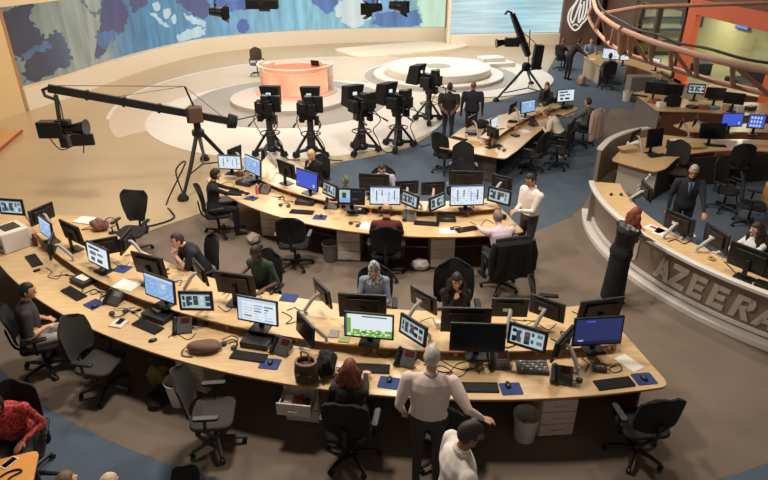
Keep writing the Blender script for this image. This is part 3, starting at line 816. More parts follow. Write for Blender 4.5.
# desk C
root = empty('long_desk', (*at(505, 130, 0)[:2], 0)); tag(root, 'maple desk running away beside the two standing men', 'desk')
cpoly = [(1.29, 13.78), (2.78, 12.91), (3.2, 13.55), (3.98, 14.95), (5.0, 16.5), (5.85, 17.5), (5.6, 17.8), (4.75, 17.72), (3.4, 16.8), (2.08, 15.4)]
o = root.location
cp = [(x - o.x, y - o.y) for x, y in cpoly]
b = MB(); b.prism(rounded(cp, [.15, .15, .1, .3, .3, .3, .15, .15, .3, .3], 4), .70, .73, 0, 1); b.build('worktop', [wood, wood_edge], root, bev=.006)
sh = [(2.35, 14.15), (2.68, 13.95), (3.25, 14.9), (4.15, 16.2), (5.45, 17.4), (5.05, 17.55), (3.85, 16.45), (2.9, 15.1)]
b = MB(); b.prism([(x - o.x, y - o.y) for x, y in sh], .84, .865, 0, 1); b.build('monitor_shelf', [wood, wood_edge], root, bev=.004)
for (x, y) in ((2.7, 14.0), (3.5, 15.2), (4.3, 16.35), (4.95, 17.2)):
    b = MB(); b.box((x - o.x, y - o.y, .785), (.25, .05, .11), rz=.95); b.build('shelf_support', [wood_edge], root)
b = MB()
for (x0, y0, x1, y1) in ((2.2, 13.75, 3.2, 15.35), (3.2, 15.35, 4.7, 17.2), (4.7, 17.2, 5.1, 17.5)):
    m_ = Vector((x0 + x1, y0 + y1)) / 2; l = math.hypot(x1 - x0, y1 - y0)
    b.box((m_.x - o.x, m_.y - o.y, .35), (l, .04, .70), rz=math.atan2(y1 - y0, x1 - x0))
b.build('support_panel', [wood_dark], root)
b = MB(); b.box((2.2 - o.x, 13.62 - o.y, .35), (1.1, .04, .66), rz=math.atan2(-.87, 1.49)); b.build('end_panel', [mat('grey end panel', (92, 84, 78), .6)], root)

# ---- drawer units, bins
grey_ped = mat('pale grey drawer unit', (206, 194, 180), .5)
def pedestal(px, py, yaw, label, openp=0.0, n=3, w=.42, z=.0, h=.58, m=None):
    p = at(px, py, 0); m = m or grey_ped
    r = empty('drawer_unit', p, -R(yaw)); tag(r, label, 'drawer unit')
    # the front (local -y) stands at the given floor point
    b = MB(); b.box((0, .27, h / 2 + .02), (w, .50, h)); b.build('body', [m], r, bev=.006)
    dh = (h - .04) / n
    for i in range(n):
        zc = .04 + dh * (i + .5)
        off = -openp if (i == n - 1 and openp) else 0
        b = MB()
        b.box((0, .01 + off, zc), (w - .02, .02, dh - .012))
        if off:
            b.box((-w / 2 + .03, .01 + off + openp / 2, zc - .01), (.015, openp, dh - .06)); b.box((w / 2 - .03, .01 + off + openp / 2, zc - .01), (.015, openp, dh - .06)); b.box((0, .01 + off + openp / 2, zc - dh / 2 + .03), (w - .06, openp, .01))
        d = b.build('drawer', [m], r, bev=.003)
        b = MB(); b.tube([(-.06, -.008 + off, zc), (-.05, -.028 + off, zc), (.05, -.028 + off, zc), (.06, -.008 + off, zc)], .006, n=6); b.build('handle', [silver], d)
    return r, p
pr, pp = pedestal(303, 424, 8, 'white drawer unit with its top drawer pulled open under the front desk', .30)
for k, (x, y, c, lb) in enumerate(((-.1, -.14, (236, 232, 226), 'white paper packet inside the open drawer'), (.03, -.12, (170, 52, 44), 'red packet inside the open drawer'), (.12, -.16, (60, 66, 84), 'dark packet inside the open drawer'))):
    q = Matrix.Rotation(-R(8), 4, 'Z') @ Vector((x, y, 0)); b = MB(); b.box((0, 0, .03), (.10, .12, .06), rz=.3 * k)
    o = b.build('packet', [mat('packet %d' % k, c, .7)], loc=(pp.x + q.x, pp.y + q.y, .464), bev=.01); tag(o, lb, 'packet')
pedestal(555, 438, -4, 'white drawer unit under the front desk beside the clear waste bin', m=mat('pinkish drawer unit', (196, 176, 166), .5))
pedestal(193, 392, 22, 'pale grey drawer unit under the front desk behind the empty wheeled chair')
pedestal(272, 238, 12, 'white drawer unit under the second row desk at its far end')
pedestal(349, 262, 4, 'white drawer unit under the second row desk beside the maroon sweater man')
pedestal(442, 269, -2, 'white drawer unit under the second row desk beside the black jacket')
clear = bpy.data.materials.new('clear bin plastic'); clear.use_nodes = True
cb = clear.node_tree.nodes['Principled BSDF']; cb.inputs['Base Color'].default_value = (.75, .72, .68, 1); cb.inputs['Alpha'].default_value = .45; cb.inputs['Roughness'].default_value = .25
def bin_(px, py, label, m, liner=None, h=.36, r0=.12, r1=.155):
    p = at(px, py, 0); r = empty('waste_bin', p); tag(r, label, 'bin')
    b = MB(); b.lathe([(r0, .005), (r1, h), (r1 + .008, h), (r1 + .008, h - .012), (r1 - .004, h - .012), (r0 - .008, .02), (.001, .02)], n=24); b.build('body', [m], r)
    b = MB()
    for k in range(5):
        b.ball((.05 * math.cos(k * 1.3), .05 * math.sin(k * 1.3), .09 + .035 * k), (.06, .05, .04), n=8, k=6)
    b.build('rubbish', [liner or paper], r)
    return r
bin_(524, 437, 'clear plastic waste bin under the front desk beside the pink drawer unit', clear)
bin_(331, 260, 'grey waste bin with white liner beneath the second row desk', mat('grey bin', (110, 106, 102), .5))
bin_(181, 402, 'white waste bin under the front desk near the black bag', white_pl)
bin_(626, 101, 'pale waste bin by the far cluster of desks', white_pl)
bin_(562, 157, 'small pale waste bin behind the pink jacket chair', white_pl)
def lumpy(px, py, s, m, label, name, cat, z=0, seed=0):
    rnd = random.Random(seed); p = at(px, py, z); b = MB()
    b.ball((0, 0, 0), (1, 1, 1), n=20, k=14)
    vs = []
    for v in b.v:
        V = Vector(v); f = 1 + .16 * math.sin(5 * V.x + seed) * math.cos(4 * V.y + 2 * V.z + seed) + .06 * rnd.uniform(-1, 1)
        vs.append((V.x * s[0] * f, V.y * s[1] * f, max(-.92, V.z * f) * s[2] + s[2] * .92))
    b.v = vs
    o = b.build(name, [m], loc=p); tag(o, label, cat); return o
lumpy(420, 269, (.17, .12, .10), mat('white plastic bag', (222, 214, 206), .5), 'crumpled white plastic bag on the floor under the second row desk', 'plastic_bag', 'bag', seed=2)
lumpy(254, 242, (.13, .16, .09), mat('beige paper bag', (176, 158, 138), .8), 'crumpled beige paper bag on the floor behind the green shirt woman', 'paper_bag', 'bag', seed=3)
lumpy(160, 383, (.14, .10, .15), mat('yellow green bag', (126, 120, 48), .8, noise=.5, scale=9), 'yellow green printed bag standing under the front desk', 'shopping_bag', 'bag', seed=4)
lumpy(160, 400, (.16, .20, .05), black_fab, 'black cloth bag lying on the floor beside the white waste bin', 'cloth_bag', 'bag', seed=5)
# ================================================================ CHAIRS
PROTO = {}
def chair_proto(variant):
    key = variant
    bk, st, fr = {'black': (black_fab, black_fab, black), 'grey': (grey_mesh, grey_fab, dgrey), 'mesh': (grey_mesh, grey_mesh, dgrey), 'blue': (mat('brown mesh back', (84, 70, 62), .9), mat('blue seat fabric', (52, 72, 140), .9), dgrey)}[variant]
    r = empty('office_chair', (0, 0, 0))
    b = MB(); b.lathe([(.035, .055), (.05, .075), (.045, .12), (.028, .14), (.028, .30), (.018, .31), (.018, .42)], n=12); b.build('gas_lift', [fr], r)
    for k in range(5):
        a = R(90 + 72 * k); c_, s_ = math.cos(a), math.sin(a)
        b = MB(); b.tube([(0, 0, .10), (.17 * c_, .17 * s_, .095), (.31 * c_, .31 * s_, .075)], [.032, .026, .02], n=8); lg = b.build('leg', [fr], r)
        b = MB()
        for q in (-.018, .018): b.tube([(.31 * c_ - s_ * (q - .009), .31 * s_ + c_ * (q - .009), .028), (.31 * c_ - s_ * (q + .009), .31 * s_ + c_ * (q + .009), .028)], .028, n=12)
        b.build('caster', [black_matte], lg)
    b = MB(); b.box((0, -.02, .415), (.2, .24, .05)); b.build('mechanism', [fr], r, bev=.01)
    seat = rounded([(-.255, -.23), (.255, -.23), (.26, .24), (-.26, .24)], .12, 6)
    b = MB(); b.prism(seat, .43, .485); b.build('seat', [st], r, bev=.022, seg=3)
    # backrest shell
    wide = variant == 'mesh'
    vs = []; fs = []; nu, nv = 14, 14
    for side in (0, 1):
        for j in range(nv + 1):
            v = j / nv
            if wide: hw = .17 + .09 * min(1, max(0, (v - .2) / .6)) ** .8 + .02 * math.sin(pi * v)
            else: hw = .22 + .035 * math.sin(pi * min(1, v * .9 + .1))
            if v > .80: hw *= math.sqrt(max(0, 1 - ((v - .80) / .2) ** 2 * (.45 if wide else .75)))
            if v < .12: hw *= math.sqrt(max(0, 1 - ((.12 - v) / .12) ** 2 * .5))
            z = .57 + (.56 if wide else .54) * v
            for i in range(nu + 1):
                u = -1 + 2 * i / nu
                y = -.245 - .10 * v + .02 * math.sin(pi * v) * 1.2 + .055 * u * u - (.024 if side else 0)
                zz = z + (.03 * u * u * v if wide else -.03 * u * u * (1 if v > .8 else 0))
                vs.append((u * hw, y, zz))
    W = nu + 1; H_ = (nv + 1) * W
    for j in range(nv):
        for i in range(nu):
            a = j * W + i; fs.append((a, a + W, a + W + 1, a + 1)); a += H_; fs.append((a, a + 1, a + W + 1, a + W))
    for i in range(nu):
        fs.append((i, i + 1, i + 1 + H_, i + H_)); a = nv * W + i; fs.append((a, a + H_, a + H_ + 1, a + 1))
    for j in range(nv):
        a = j * W; fs.append((a, a + H_, a + W + H_, a + W)); a = j * W + nu; fs.append((a, a + W, a + W + H_, a + H_))
    b = MB(); b.add(vs, fs); b.build('backrest', [bk], r)
    b = MB(); b.tube(spline([(0, -.08, .41), (0, -.24, .42), (0, -.30, .52), (0, -.325, .75)], 5), [.03] * 6 + [.025] * 10, n=8, sq=.6); b.build('back_bracket', [fr], r)
    for sx in (-1, 1):
        b = MB(); b.tube(spline([(.16 * sx, -.02, .42), (.27 * sx, -.03, .44), (.285 * sx, -.03, .56), (.285 * sx, -.02, .645)], 4), .02, n=8); ar = b.build('arm_post', [fr], r)
        b = MB(); b.prism(rounded([(.245 * sx, -.15), (.32 * sx, -.15), (.325 * sx, .13), (.25 * sx, .13)], .035, 4), .64, .672); b.build('arm_pad', [black], ar, bev=.008)
    return r
def chair(x, y, yaw, variant, label, group=None):
    if variant not in PROTO: r = PROTO[variant] = chair_proto(variant)
    else: r = copy_tree(PROTO[variant])
    r.location = (x, y, .006); r.rotation_euler = (0, 0, -R(yaw))
    tag(r, label, 'chair')
    if group: r['group'] = group
    elif 'group' in r: del r['group']
    return r
def chair_px(px, py, yaw, variant, label, z=0, group=None):
    p = at(px, py, z); return chair(p.x, p.y, yaw, variant, label, group)

# ================================================================ PEOPLE
SK = {'fair': (222, 176, 148), 'tan': (196, 146, 112), 'brown': (142, 96, 70), 'dark': (92, 60, 44)}
def skin(k): return mat('skin ' + k, SK[k], .55)
def cloth(name, rgb, **k): return mat('cloth ' + name, rgb, .9, bump=.25, scale=14, **k)
def ik(S, H, l1, l2, pole):
    d = H - S; L = d.length
    if L > (l1 + l2) * .995: H = S + d.normalized() * (l1 + l2) * .995; d = H - S; L = d.length
    L = max(L, .12)
    a = (l1 * l1 - l2 * l2 + L * L) / (2 * L); h = math.sqrt(max(0, l1 * l1 - a * a))
    n = d.normalized(); p = pole - n * pole.dot(n)
    p = p.normalized() if p.length > 1e-5 else n.orthogonal().normalized()
    return S + n * a + p * h, H
def loft(b, rings, m=0, n=14):
    """rings: (centre, right-vector, forward-vector, rx, ry)"""
    o = len(b.v)
    for c, rv, fv, rx, ry in rings:
        for k in range(n):
            g = 2 * pi * k / n
            b.v.append(tuple(c + rv * (rx * math.cos(g)) + fv * (ry * math.sin(g))))
    for i in range(len(rings) - 1):
        for k in range(n):
            a = o + i * n + k; c_ = o + i * n + (k + 1) % n
            b.f.append((a, c_, c_ + n, a + n)); b.m.append(m)
    b.f.append(tuple(o + k for k in range(n))[::-1]); b.m.append(m)
    e = o + (len(rings) - 1) * n
    b.f.append(tuple(e + k for k in range(n))); b.m.append(m)
def capsule(b, pts, rs, n=10):
    b.tube(pts, rs, n=n)
    for p, r in zip(pts, rs): b.ball(p, r, n=10, k=6)

def person(label, hpx, hz, yaw, pose='sit', shirt=None, pants=None, sk='tan', hair=(40, 30, 26), hstyle='short', lean=0, head=(0, 0), hl=None, hr=None, sleeve=1.0, shoes=(30, 28, 28), voxel=.013, scale=1.0, face=False, skirt=False, glasses=False, loc=None, female=False, twist=0, group=None, collar=None, feet=None, bulk=None, shift=(0, 0), suit=False):
    V = Vector
    bulk = bulk or (1.0 if female else 1.10)
    lean_ = R(lean)
    pel = V((0, 0, .95)) if pose == 'stand' else V((0, -.02, .57))
    Rx = Matrix.Rotation(-lean_, 3, 'X'); Tz = Matrix.Rotation(R(-twist), 3, 'Z')
    up = Tz @ Rx
    U = lambda x, y, z: pel + up @ V((x, y, z))
    fw = .90 if female else 1.0
    neck = U(0, -.01, .51); hc = U(0, .02, .51) + V((0, 0, 0)) + up @ V((0, .015, .155))
    right = up @ V((1, 0, 0)); fwd = up @ V((0, 1, 0)); upv = up @ V((0, 0, 1))
    # placement
    zoff = hz - hc.z if pose == 'sit' else 0
    if pose == 'sit': pel = pel + V((0, 0, max(-.05, min(.06, zoff))))
    hc = U(0, .02, .51) + up @ V((0, .015, .155)); neck = U(0, -.01, .51)
    rz = Matrix.Rotation(-R(yaw), 3, 'Z')
    hw = at(hpx[0], hpx[1], hc.z * scale)
    if loc is None:
        off = rz @ (V((hc.x, hc.y, 0)) * scale); base = V((hw.x - off.x, hw.y - off.y, 0))
    else: base = V((*loc, 0))
    base = base + V((shift[0], shift[1], 0))
    inv = rz.inverted()
    def tgt(t):
        if t is None: return None
        if t[0] == 'chin': return hc + HR @ V((t[1], .115, -.235))
        if t[0] == 'w': return (inv @ (at(t[1], t[2], t[3]) - base)) / scale
        return V(t)
    b = MB(); bones = []
    I = {'shirt': 0, 'pants': 1, 'skin': 2, 'shoes': 3}
    # torso
    tor = [(.0, -.06, .160 * (1.04 if female else 1), .115), (0, .02, .172 * (1.02 if female else .98), .122), (0, .13, .152 * fw, .112), (0, .25, .160 * fw, .118), (0, .36, .178 * fw, .122), (0, .44, .165 * fw, .10), (0, .485, .105 * fw, .075), (0, .51, .058, .058)]
    loft(b, [(U(0, -.015 * (z > .3), z), right, fwd, rx * bulk, ry * bulk) for _, z, rx, ry in tor])
    bones.append((U(0, 0, .10), U(0, 0, .44), I['shirt'], .13)); bones.append((U(0, 0, -.08), U(0, 0, .0), I['pants'], .13))
    # neck + head
    hy, hp = head
    Hm = Matrix.Rotation(R(-yaw - hy), 3, 'Z'); 
    HR = Matrix.Rotation(R(-hy), 3, 'Z') @ Matrix.Rotation(R(-hp), 3, 'X')
    b.tube([U(0, -.015, .48), hc + V((0, -.02, -.05))], [.056, .052], n=10)
    bones.append((U(0, -.01, .50), hc, I['skin'], .055))
    H4 = HR.to_4x4()
    hs = .95 if female else 1.0
    vs = MB(); vs.ball((0, 0, 0), (1, 1, 1), n=20, k=14)
    for i, v in enumerate(vs.v):
        x, y, z = v
        X = x * .073; Y = y * .094; Z = z * .115
        if z < 0: X *= 1 - .28 * (-z) ** 1.4; Y *= (1 - .16 * (-z)) if y > 0 else (1 - .38 * (-z))
        if y > .75: Y -= .006
        vs.v[i] = tuple(HR @ V((X, Y, Z)) * hs + hc)
    b.add(vs.v, vs.f)
    hp_ = lambda x, y, z: HR @ V((x, y, z)) * hs + hc
    b.tube([hp_(0, .082, .012), hp_(0, .112, -.022), hp_(0, .088, -.034)], [.008, .015, .010], n=8)
    b.ball(hp_(0, .075, -.088), .024, n=8, k=6)
    for sx in (-1, 1): b.ball(hp_(.074 * sx, -.005, -.005), (.013, .022, .03), n=8, k=6)
    bones.append((hc, hc + HR @ V((0, 0, -.05)), I['skin'], .10))
    # arms
    sw = .175 * fw * bulk
    for sx, t in ((-1, hl), (1, hr)):
        S = U(sx * sw, -.01, .425)
        raw = t; t = tgt(t)
        if t is None:
            t = S + V((.07 * sx, .06, -.52)) if pose == 'stand' else V((.16 * sx, .42, .79))
        l1, l2 = .29, .255
        pole = V((sx * .5, -.35, -.7)) if pose == 'sit' else V((sx * .35, -.7, -.35))
        E, W = ik(S, t, l1, l2, pole)
        capsule(b, [U(sx * sw * .55, -.01, .445), S], [.058, .062])
        capsule(b, [S, (S + E) / 2, E], [.064 * bulk, .056 * bulk, .047] if not female else [.052, .045, .038])
        k = min(1.0, sleeve)
        capsule(b, [E, (E + W) / 2, W], [.043, .039, .028] if not female else [.037, .034, .025])
        if sleeve < 1:
            bones.append((S, S + (E - S) * min(1, sleeve * 2), I['shirt'], .06)); bones.append((S + (E - S) * min(1, sleeve * 2 + .1), E, I['skin'], .05)); bones.append((E, W, I['skin'], .04))
        else: bones.append((S, E, I['shirt'], .06)); bones.append((E, E + (W - E) * .93, I['shirt'], .05))
        # hand: palm and five fingers
        f = (W - E).normalized(); f = (f * .8 + V((0, .35, -.05))).normalized() if pose == 'sit' else f
        if raw and raw[0] == 'w' and len(raw) > 4: f = V(raw[4]).normalized()
        if raw and raw[0] == 'chin': f = ((W - E).normalized() * .5 + V((-.25 * sx, -.25, .8))).normalized()
        side = f.cross(V((0, 0, 1)))
        if side.length < .2: side = V((1, 0, 0)) if abs(f.x) < .9 else V((0, 1, 0))
        side = (side - f * side.dot(f)).normalized(); nrm = side.cross(f).normalized()
        if nrm.z > 0: nrm = -nrm
        pc = W + f * .045
        loft(b, [(W + f * -.005, side, nrm, .026, .018), (W + f * .03, side, nrm, .036, .016), (W + f * .085, side, nrm, .041, .013)], n=10)
        for q, (off, ln) in enumerate(((-.031, .062), (-.010, .074), (.011, .078), (.031, .070))):
            p0 = W + f * .08 + side * off * sx
            p1 = p0 + f * ln * .45 + nrm * .006; p2 = p1 + f * ln * .3 + nrm * .016; p3 = p2 + f * ln * .22 + nrm * .02
            b.tube([p0, p1, p2, p3], [.0095, .009, .0082, .0066], n=6)
        th = W + f * .03 - side * (-.034 * sx)
        b.tube([th, th + f * .03 + side * (.022 * sx), th + f * .062 + side * (.026 * sx) + nrm * .008], [.012, .011, .008], n=6)
        bones.append((W + f * .02, W + f * .16, I['skin'], .03))
    # legs
    for sx in (-1, 1):
        hip = pel + V((sx * .09, 0, -.04))
        if pose == 'stand':
            fx, fy = (feet[0] if sx < 0 else feet[1]) if feet else (sx * .11, -.01)
            an = V((fx, fy, .075)); kn = (hip + an) / 2 + V((0, .035, .01))
        else:
            kn = V((sx * .13, .40, pel.z - .04)); an = V((sx * .13, .38, .085))
            if feet: an = V((*(feet[0] if sx < 0 else feet[1]), .085))
        capsule(b, [hip, (hip + kn) / 2, kn], [.092, .078, .058])
        capsule(b, [kn, kn + (an - kn) * .35, an], [.056, .056, .042])
        b.tube([an + V((0, -.06, -.045)), an + V((sx * .005, .04, -.04)), an + V((sx * .015, .15, -.048)), an + V((sx * .015, .19, -.052))], [.038, .042, .036, .022], n=10, sq=.7)
        bones.append((hip, kn, I['pants'], .085)); bones.append((kn, an + (kn - an) * .12, I['pants'], .055)); bones.append((an + V((0, -.04, -.03)), an + V((sx * .01, .16, -.04)), I['shoes'], .04))
    if skirt:
        loft(b, [(V((0, 0, .10)), V((1, 0, 0)), V((0, 1, 0)), .20, .19), (V((0, 0, .55)), V((1, 0, 0)), V((0, 1, 0)), .185, .16), (V((0, 0, .92)), V((1, 0, 0)), V((0, 1, 0)), .185, .135)])
        bones.append((V((0, 0, .12)), V((0, 0, .92)), I['pants'], .18))
    # join into one skin
    me = bpy.data.meshes.new('tmp'); me.from_pydata([tuple(v) for v in b.v], [], b.f); me.update()
    to = bpy.data.objects.new('tmp', me); COL.objects.link(to)
    rm = to.modifiers.new('r', 'REMESH'); rm.mode = 'VOXEL'; rm.voxel_size = voxel; rm.adaptivity = 0
    sm = to.modifiers.new('s', 'SMOOTH'); sm.factor = .4; sm.iterations = 2
    dg = bpy.context.evaluated_depsgraph_get()
    fin = bpy.data.meshes.new_from_object(to.evaluated_get(dg), depsgraph=dg)
    bpy.data.objects.remove(to); bpy.data.meshes.remove(me)
    fin.name = 'person'
    fin.materials.clear()
    shc = MT[shirt] if isinstance(shirt, str) else cloth('s%s' % (shirt,), shirt)
    pac = cloth('p%s' % (pants or (34, 32, 34),), pants or (34, 32, 34))
    for m in (shc, pac, skin(sk), cloth('shoe%s' % (shoes,), shoes)): fin.materials.append(m)
    B = [(p, (q - p), max(1e-9, (q - p).length_squared), m, r) for p, q, m, r in bones]
    mi = []
    for pl in fin.polygons:
        c = pl.center; best = 1e9; bm_i = 0
        for p, d, l2, m, r in B:
            t = max(0, min(1, (c - p).dot(d) / l2)); dd = (c - p - d * t).length - r
            if dd < best: best = dd; bm_i = m
        mi.append(bm_i)
    fin.polygons.foreach_set('material_index', mi); fin.polygons.foreach_set('use_smooth', [True] * len(mi))
    fin.transform(Matrix.Scale(scale, 4)); fin.update()
    o = bpy.data.objects.new('person', fin); COL.objects.link(o)
    o.location = base; o.rotation_euler.z = -R(yaw)
    tag(o, label, 'person', group)
    # hair
    def child(bb, name, m, sm=60):
        bb.v = [tuple(V(v) * scale) for v in bb.v]
        return bb.build(name, [m], o, smooth=sm)
    hm = mat('hair%s' % (hair,), hair, .6, noise=.3, scale=30)
    hb = MB(); n, k = 28, 18; hb.ball((0, 0, 0), (1, 1, 1), n=n, k=k)
    out = []; keep = []
    for x, y, z in hb.v:
        long_ = hstyle in ('long', 'bob', 'bun', 'hijab')
        if hstyle == 'hijab': on = not (y > .62 and -.75 < z < .42)
        elif hstyle == 'bald': on = z < .30 and z > -.55 and y < -.05 + .0 * z
        else:
            hl_ = .50 if y > .35 else (-.10 if y > -.1 else -.62)
            if long_: hl_ = .42 if y > .42 else (-.7)
            on = z > hl_
        th = {'hijab': 1.18, 'long': 1.14, 'bob': 1.16, 'bun': 1.1, 'bald': 1.035}.get(hstyle, 1.10)
        X = x * .073; Y = y * .094; Z = z * .115
        if z < 0: X *= 1 - .28 * (-z) ** 1.4 * (.3 if long_ else 1); Y *= (1 - .16 * (-z)) if y > 0 else (1 - .38 * (-z) * (.4 if long_ else 1))
        f_ = th if on else .88
        out.append(tuple(HR @ V((X * f_, Y * f_ - (.004 if on else 0), Z * f_)) * hs + hc)); keep.append(on)
    hb.v = out
    F2 = [f for f in hb.f if any(keep[i] for i in f)]
    hb.m = [0] * len(F2); hb.f = F2
    name = 'headscarf' if hstyle == 'hijab' else 'hair'
    if hstyle == 'hijab':
        loft(hb, [(hp_(0, -.02, -.05), V((1, 0, 0)), V((0, 1, 0)), .078, .088), (neck + V((0, .01, .02)), V((1, 0, 0)), V((0, 1, 0)), .085, .085), (neck + V((0, .03, -.04)), V((1, 0, 0)), V((0, 1, 0)), .13, .11), (neck + V((0, .05, -.10)), V((1, 0, 0)), V((0, 1, 0)), .10, .10)])
    if hstyle == 'long':
        rnd = random.Random(int(hpx[0]))
        back = -fwd
        for q in range(22):
            g = pi + (q / 21 - .5) * 3.6 - pi / 2 * 0
            ax = math.sin(g - pi) ; ay = -math.cos(g - pi)
            p0 = hp_(ax * .066, ay * .085, .02)
            pts = [p0]
            L = .42 + rnd.uniform(-.05, .05)
            for j in range(1, 8):
                t = j / 7
                pts.append(V((p0.x + ax * (.06 * t + .02 + .026 * math.sin(j * 1.9 + q)) , p0.y + ay * .012 - .03 * t - .01 * math.sin(j * 1.7 + q * 2), p0.z - L * t)) - (pel - pel))
            hb.tube(pts, [.02, .026, .028, .03, .03, .028, .022, .008], n=6)
    if hstyle == 'bun': hb.ball(hp_(0, -.12, .03), (.045, .045, .045), n=12, k=8)
    child(hb, name, MT['headscarf cloth'] if hstyle == 'hijab' else hm)
    if face:
        for sx in (-1, 1):
            q = MB(); q.ball(hp_(.030 * sx, .084, .012), (.011, .006, .006), n=8, k=6); child(q, 'eye', mat('eye dark', (30, 22, 20), .3))
            q = MB(); q.tube([hp_(.045 * sx, .080, .030), hp_(.03 * sx, .089, .034), (hp_(.014 * sx, .091, .031))], .0045, n=5); child(q, 'eyebrow', mat('hair(40, 30, 26)', (40, 30, 26), .6))
        q = MB(); q.tube([hp_(-.024, .080, -.056), hp_(0, .089, -.054), hp_(.024, .080, -.056)], [.004, .008, .004], n=6); child(q, 'mouth', mat('lips', (156, 84, 76), .5))
    if glasses:
        q = MB()
        for sx in (-1, 1): q.tube([hp_(.032 * sx + .022 * math.cos(a), .098, .012 + .017 * math.sin(a)) for a in [2 * pi * i / 14 for i in range(15)]], .003, n=5); q.tube([hp_(.054 * sx, .098, .014), hp_(.077 * sx, .0, .016)], .003, n=5)
        q.tube([hp_(-.01, .10, .014), hp_(.01, .10, .014)], .003, n=5); child(q, 'glasses', black)
    if collar:
        q = MB(); q.tube([neck + up @ V((.062 * math.cos(a), .064 * math.sin(a) + .0, .012 - .018 * math.sin(a))) for a in [R(112) + R(316) * i / 18 for i in range(19)]], .011, n=6); child(q, 'collar', shc)
    if suit:
        q = MB(); A_ = lambda x, z, e=0: U(x, .118 * bulk + e - .05 * max(0, (z - .36) / .12), z)
        q.add([A_(-.05, .47), A_(.05, .47), A_(.012, .24), A_(-.012, .24)], [(0, 3, 2, 1)]); q.add([A_(-.05, .47, .01), A_(.05, .47, .01), A_(.012, .24, .012), A_(-.012, .24, .012)], [(0, 3, 2, 1)]); child(q, 'shirt_front', cloth('shirt blue', (120, 132, 156)))
        q = MB(); q.tube([A_(0, .465, .012), A_(0, .38, .018), A_(0, .25, .018)], [.014, .018, .024], n=6, sq=.4); child(q, 'tie', cloth('tie dark', (36, 38, 62)))
    return o
def seat_for(o, variant, label, dy=.08, yaw=None, group=None):
    """a chair under a seated person"""
    rz = Matrix.Rotation(o.rotation_euler.z, 3, 'Z'); p = Vector(o.location) + rz @ Vector((0, dy, 0))
    return chair(p.x, p.y, math.degrees(-o.rotation_euler.z) if yaw is None else yaw, variant, label, group)

# pattern cloths
def check_cloth(name, c1, c2, scale):
    m = bpy.data.materials.new(name); m.use_nodes = True; nt = m.node_tree; bs = nt.nodes['Principled BSDF']; bs.inputs['Roughness'].default_value = .9
    tc = nt.nodes.new('ShaderNodeTexCoord'); v = nt.nodes.new('ShaderNodeTexVoronoi'); v.inputs['Scale'].default_value = scale
    rp = nt.nodes.new('ShaderNodeValToRGB'); rp.color_ramp.elements[0].color = (*lin(c1), 1); rp.color_ramp.elements[1].color = (*lin(c2), 1); rp.color_ramp.interpolation = 'CONSTANT'; rp.color_ramp.elements[1].position = .52
    nt.links.new(tc.outputs['Object'], v.inputs['Vector']); nt.links.new(v.outputs['Distance'], rp.inputs['Fac']); nt.links.new(rp.outputs['Color'], bs.inputs['Base Color'])
    MT[name] = m
check_cloth('red patterned cloth', (140, 26, 26), (186, 74, 66), 34)
MT['black shiny jacket'] = mat('black shiny jacket', (30, 28, 30), .28, bump=.9, scale=16)

check_cloth('headscarf cloth', (84, 92, 96), (170, 172, 168), 24)
# --- front desk, near side
person('person standing at the front desk in a pale pink striped shirt, grey haired, reaching out', (432, 357), 1.66, 8, 'stand', (218, 198, 186), (62, 54, 48), 'tan', (186, 180, 172), 'short', lean=7, bulk=1.24, head=(6, 14), hr=('w', 482, 418, 1.02, (.9, .1, -.25)), hl=(-.27, .10, .90), voxel=.010, collar=1)
person('person in white shirt and glasses with short dark hair below the reaching hand', (470, 434), 1.72, 78, 'stand', (236, 226, 214), (46, 42, 42), 'brown', (46, 38, 34), 'short', lean=5, bulk=1.16, scale=1.06, head=(6, 24), voxel=.010, face=True, glasses=True, collar=1)
rh = person('person with long wavy auburn hair seated at the front desk in black', (350, 364), 1.24, 8, 'sit', (30, 27, 28), (30, 28, 30), 'fair', (112, 60, 42), 'long', lean=8, head=(4, 18), hr=('w', 366, 371, .77), hl=('w', 338, 374, .77), female=True, voxel=.011, shift=(0, -.08))
seat_for(rh, 'black', 'black wheeled chair under the long haired auburn woman', .06)
p4 = person('person in dark grey tee and pale trousers seated by the desk edge with black hair', (27, 291), 1.24, 62, 'sit', (58, 54, 54), (176, 170, 164), 'tan', (30, 26, 26), 'short', lean=6, head=(8, 12), hr=('w', 46, 327, .72), hl=('w', 44, 318, .74), sleeve=.45, face=True)
seat_for(p4, 'black', 'black wheeled chair under the person in dark grey tee', .04)
p5 = person('person in a red patterned top sitting hunched over the small orange table', (-6, 405), 1.22, 160, 'sit', 'red patterned cloth', (40, 36, 40), 'brown', (26, 22, 22), 'bob', lean=22, head=(0, 20), sleeve=1, female=True, bulk=1.15, hl=(-.14, .30, .74), hr=(.14, .30, .74))
seat_for(p5, 'black', 'dark wheeled chair with tall back behind the red patterned top', .08)
person('person with short brown hair, only the crown showing at the picture bottom', (66, 484), 1.24, 20, 'sit', (70, 60, 56), (40, 38, 40), 'fair', (112, 84, 62), 'short', hl=(-.12, .2, .66), hr=(.12, .2, .66))
person('person with pale blond hair, only the crown showing beside a brown head', (109, 485), 1.24, 20, 'sit', (120, 108, 100), (40, 38, 40), 'fair', (206, 178, 150), 'bob', female=True, scale=.94, hl=(-.12, .2, .66), hr=(.12, .2, .66))
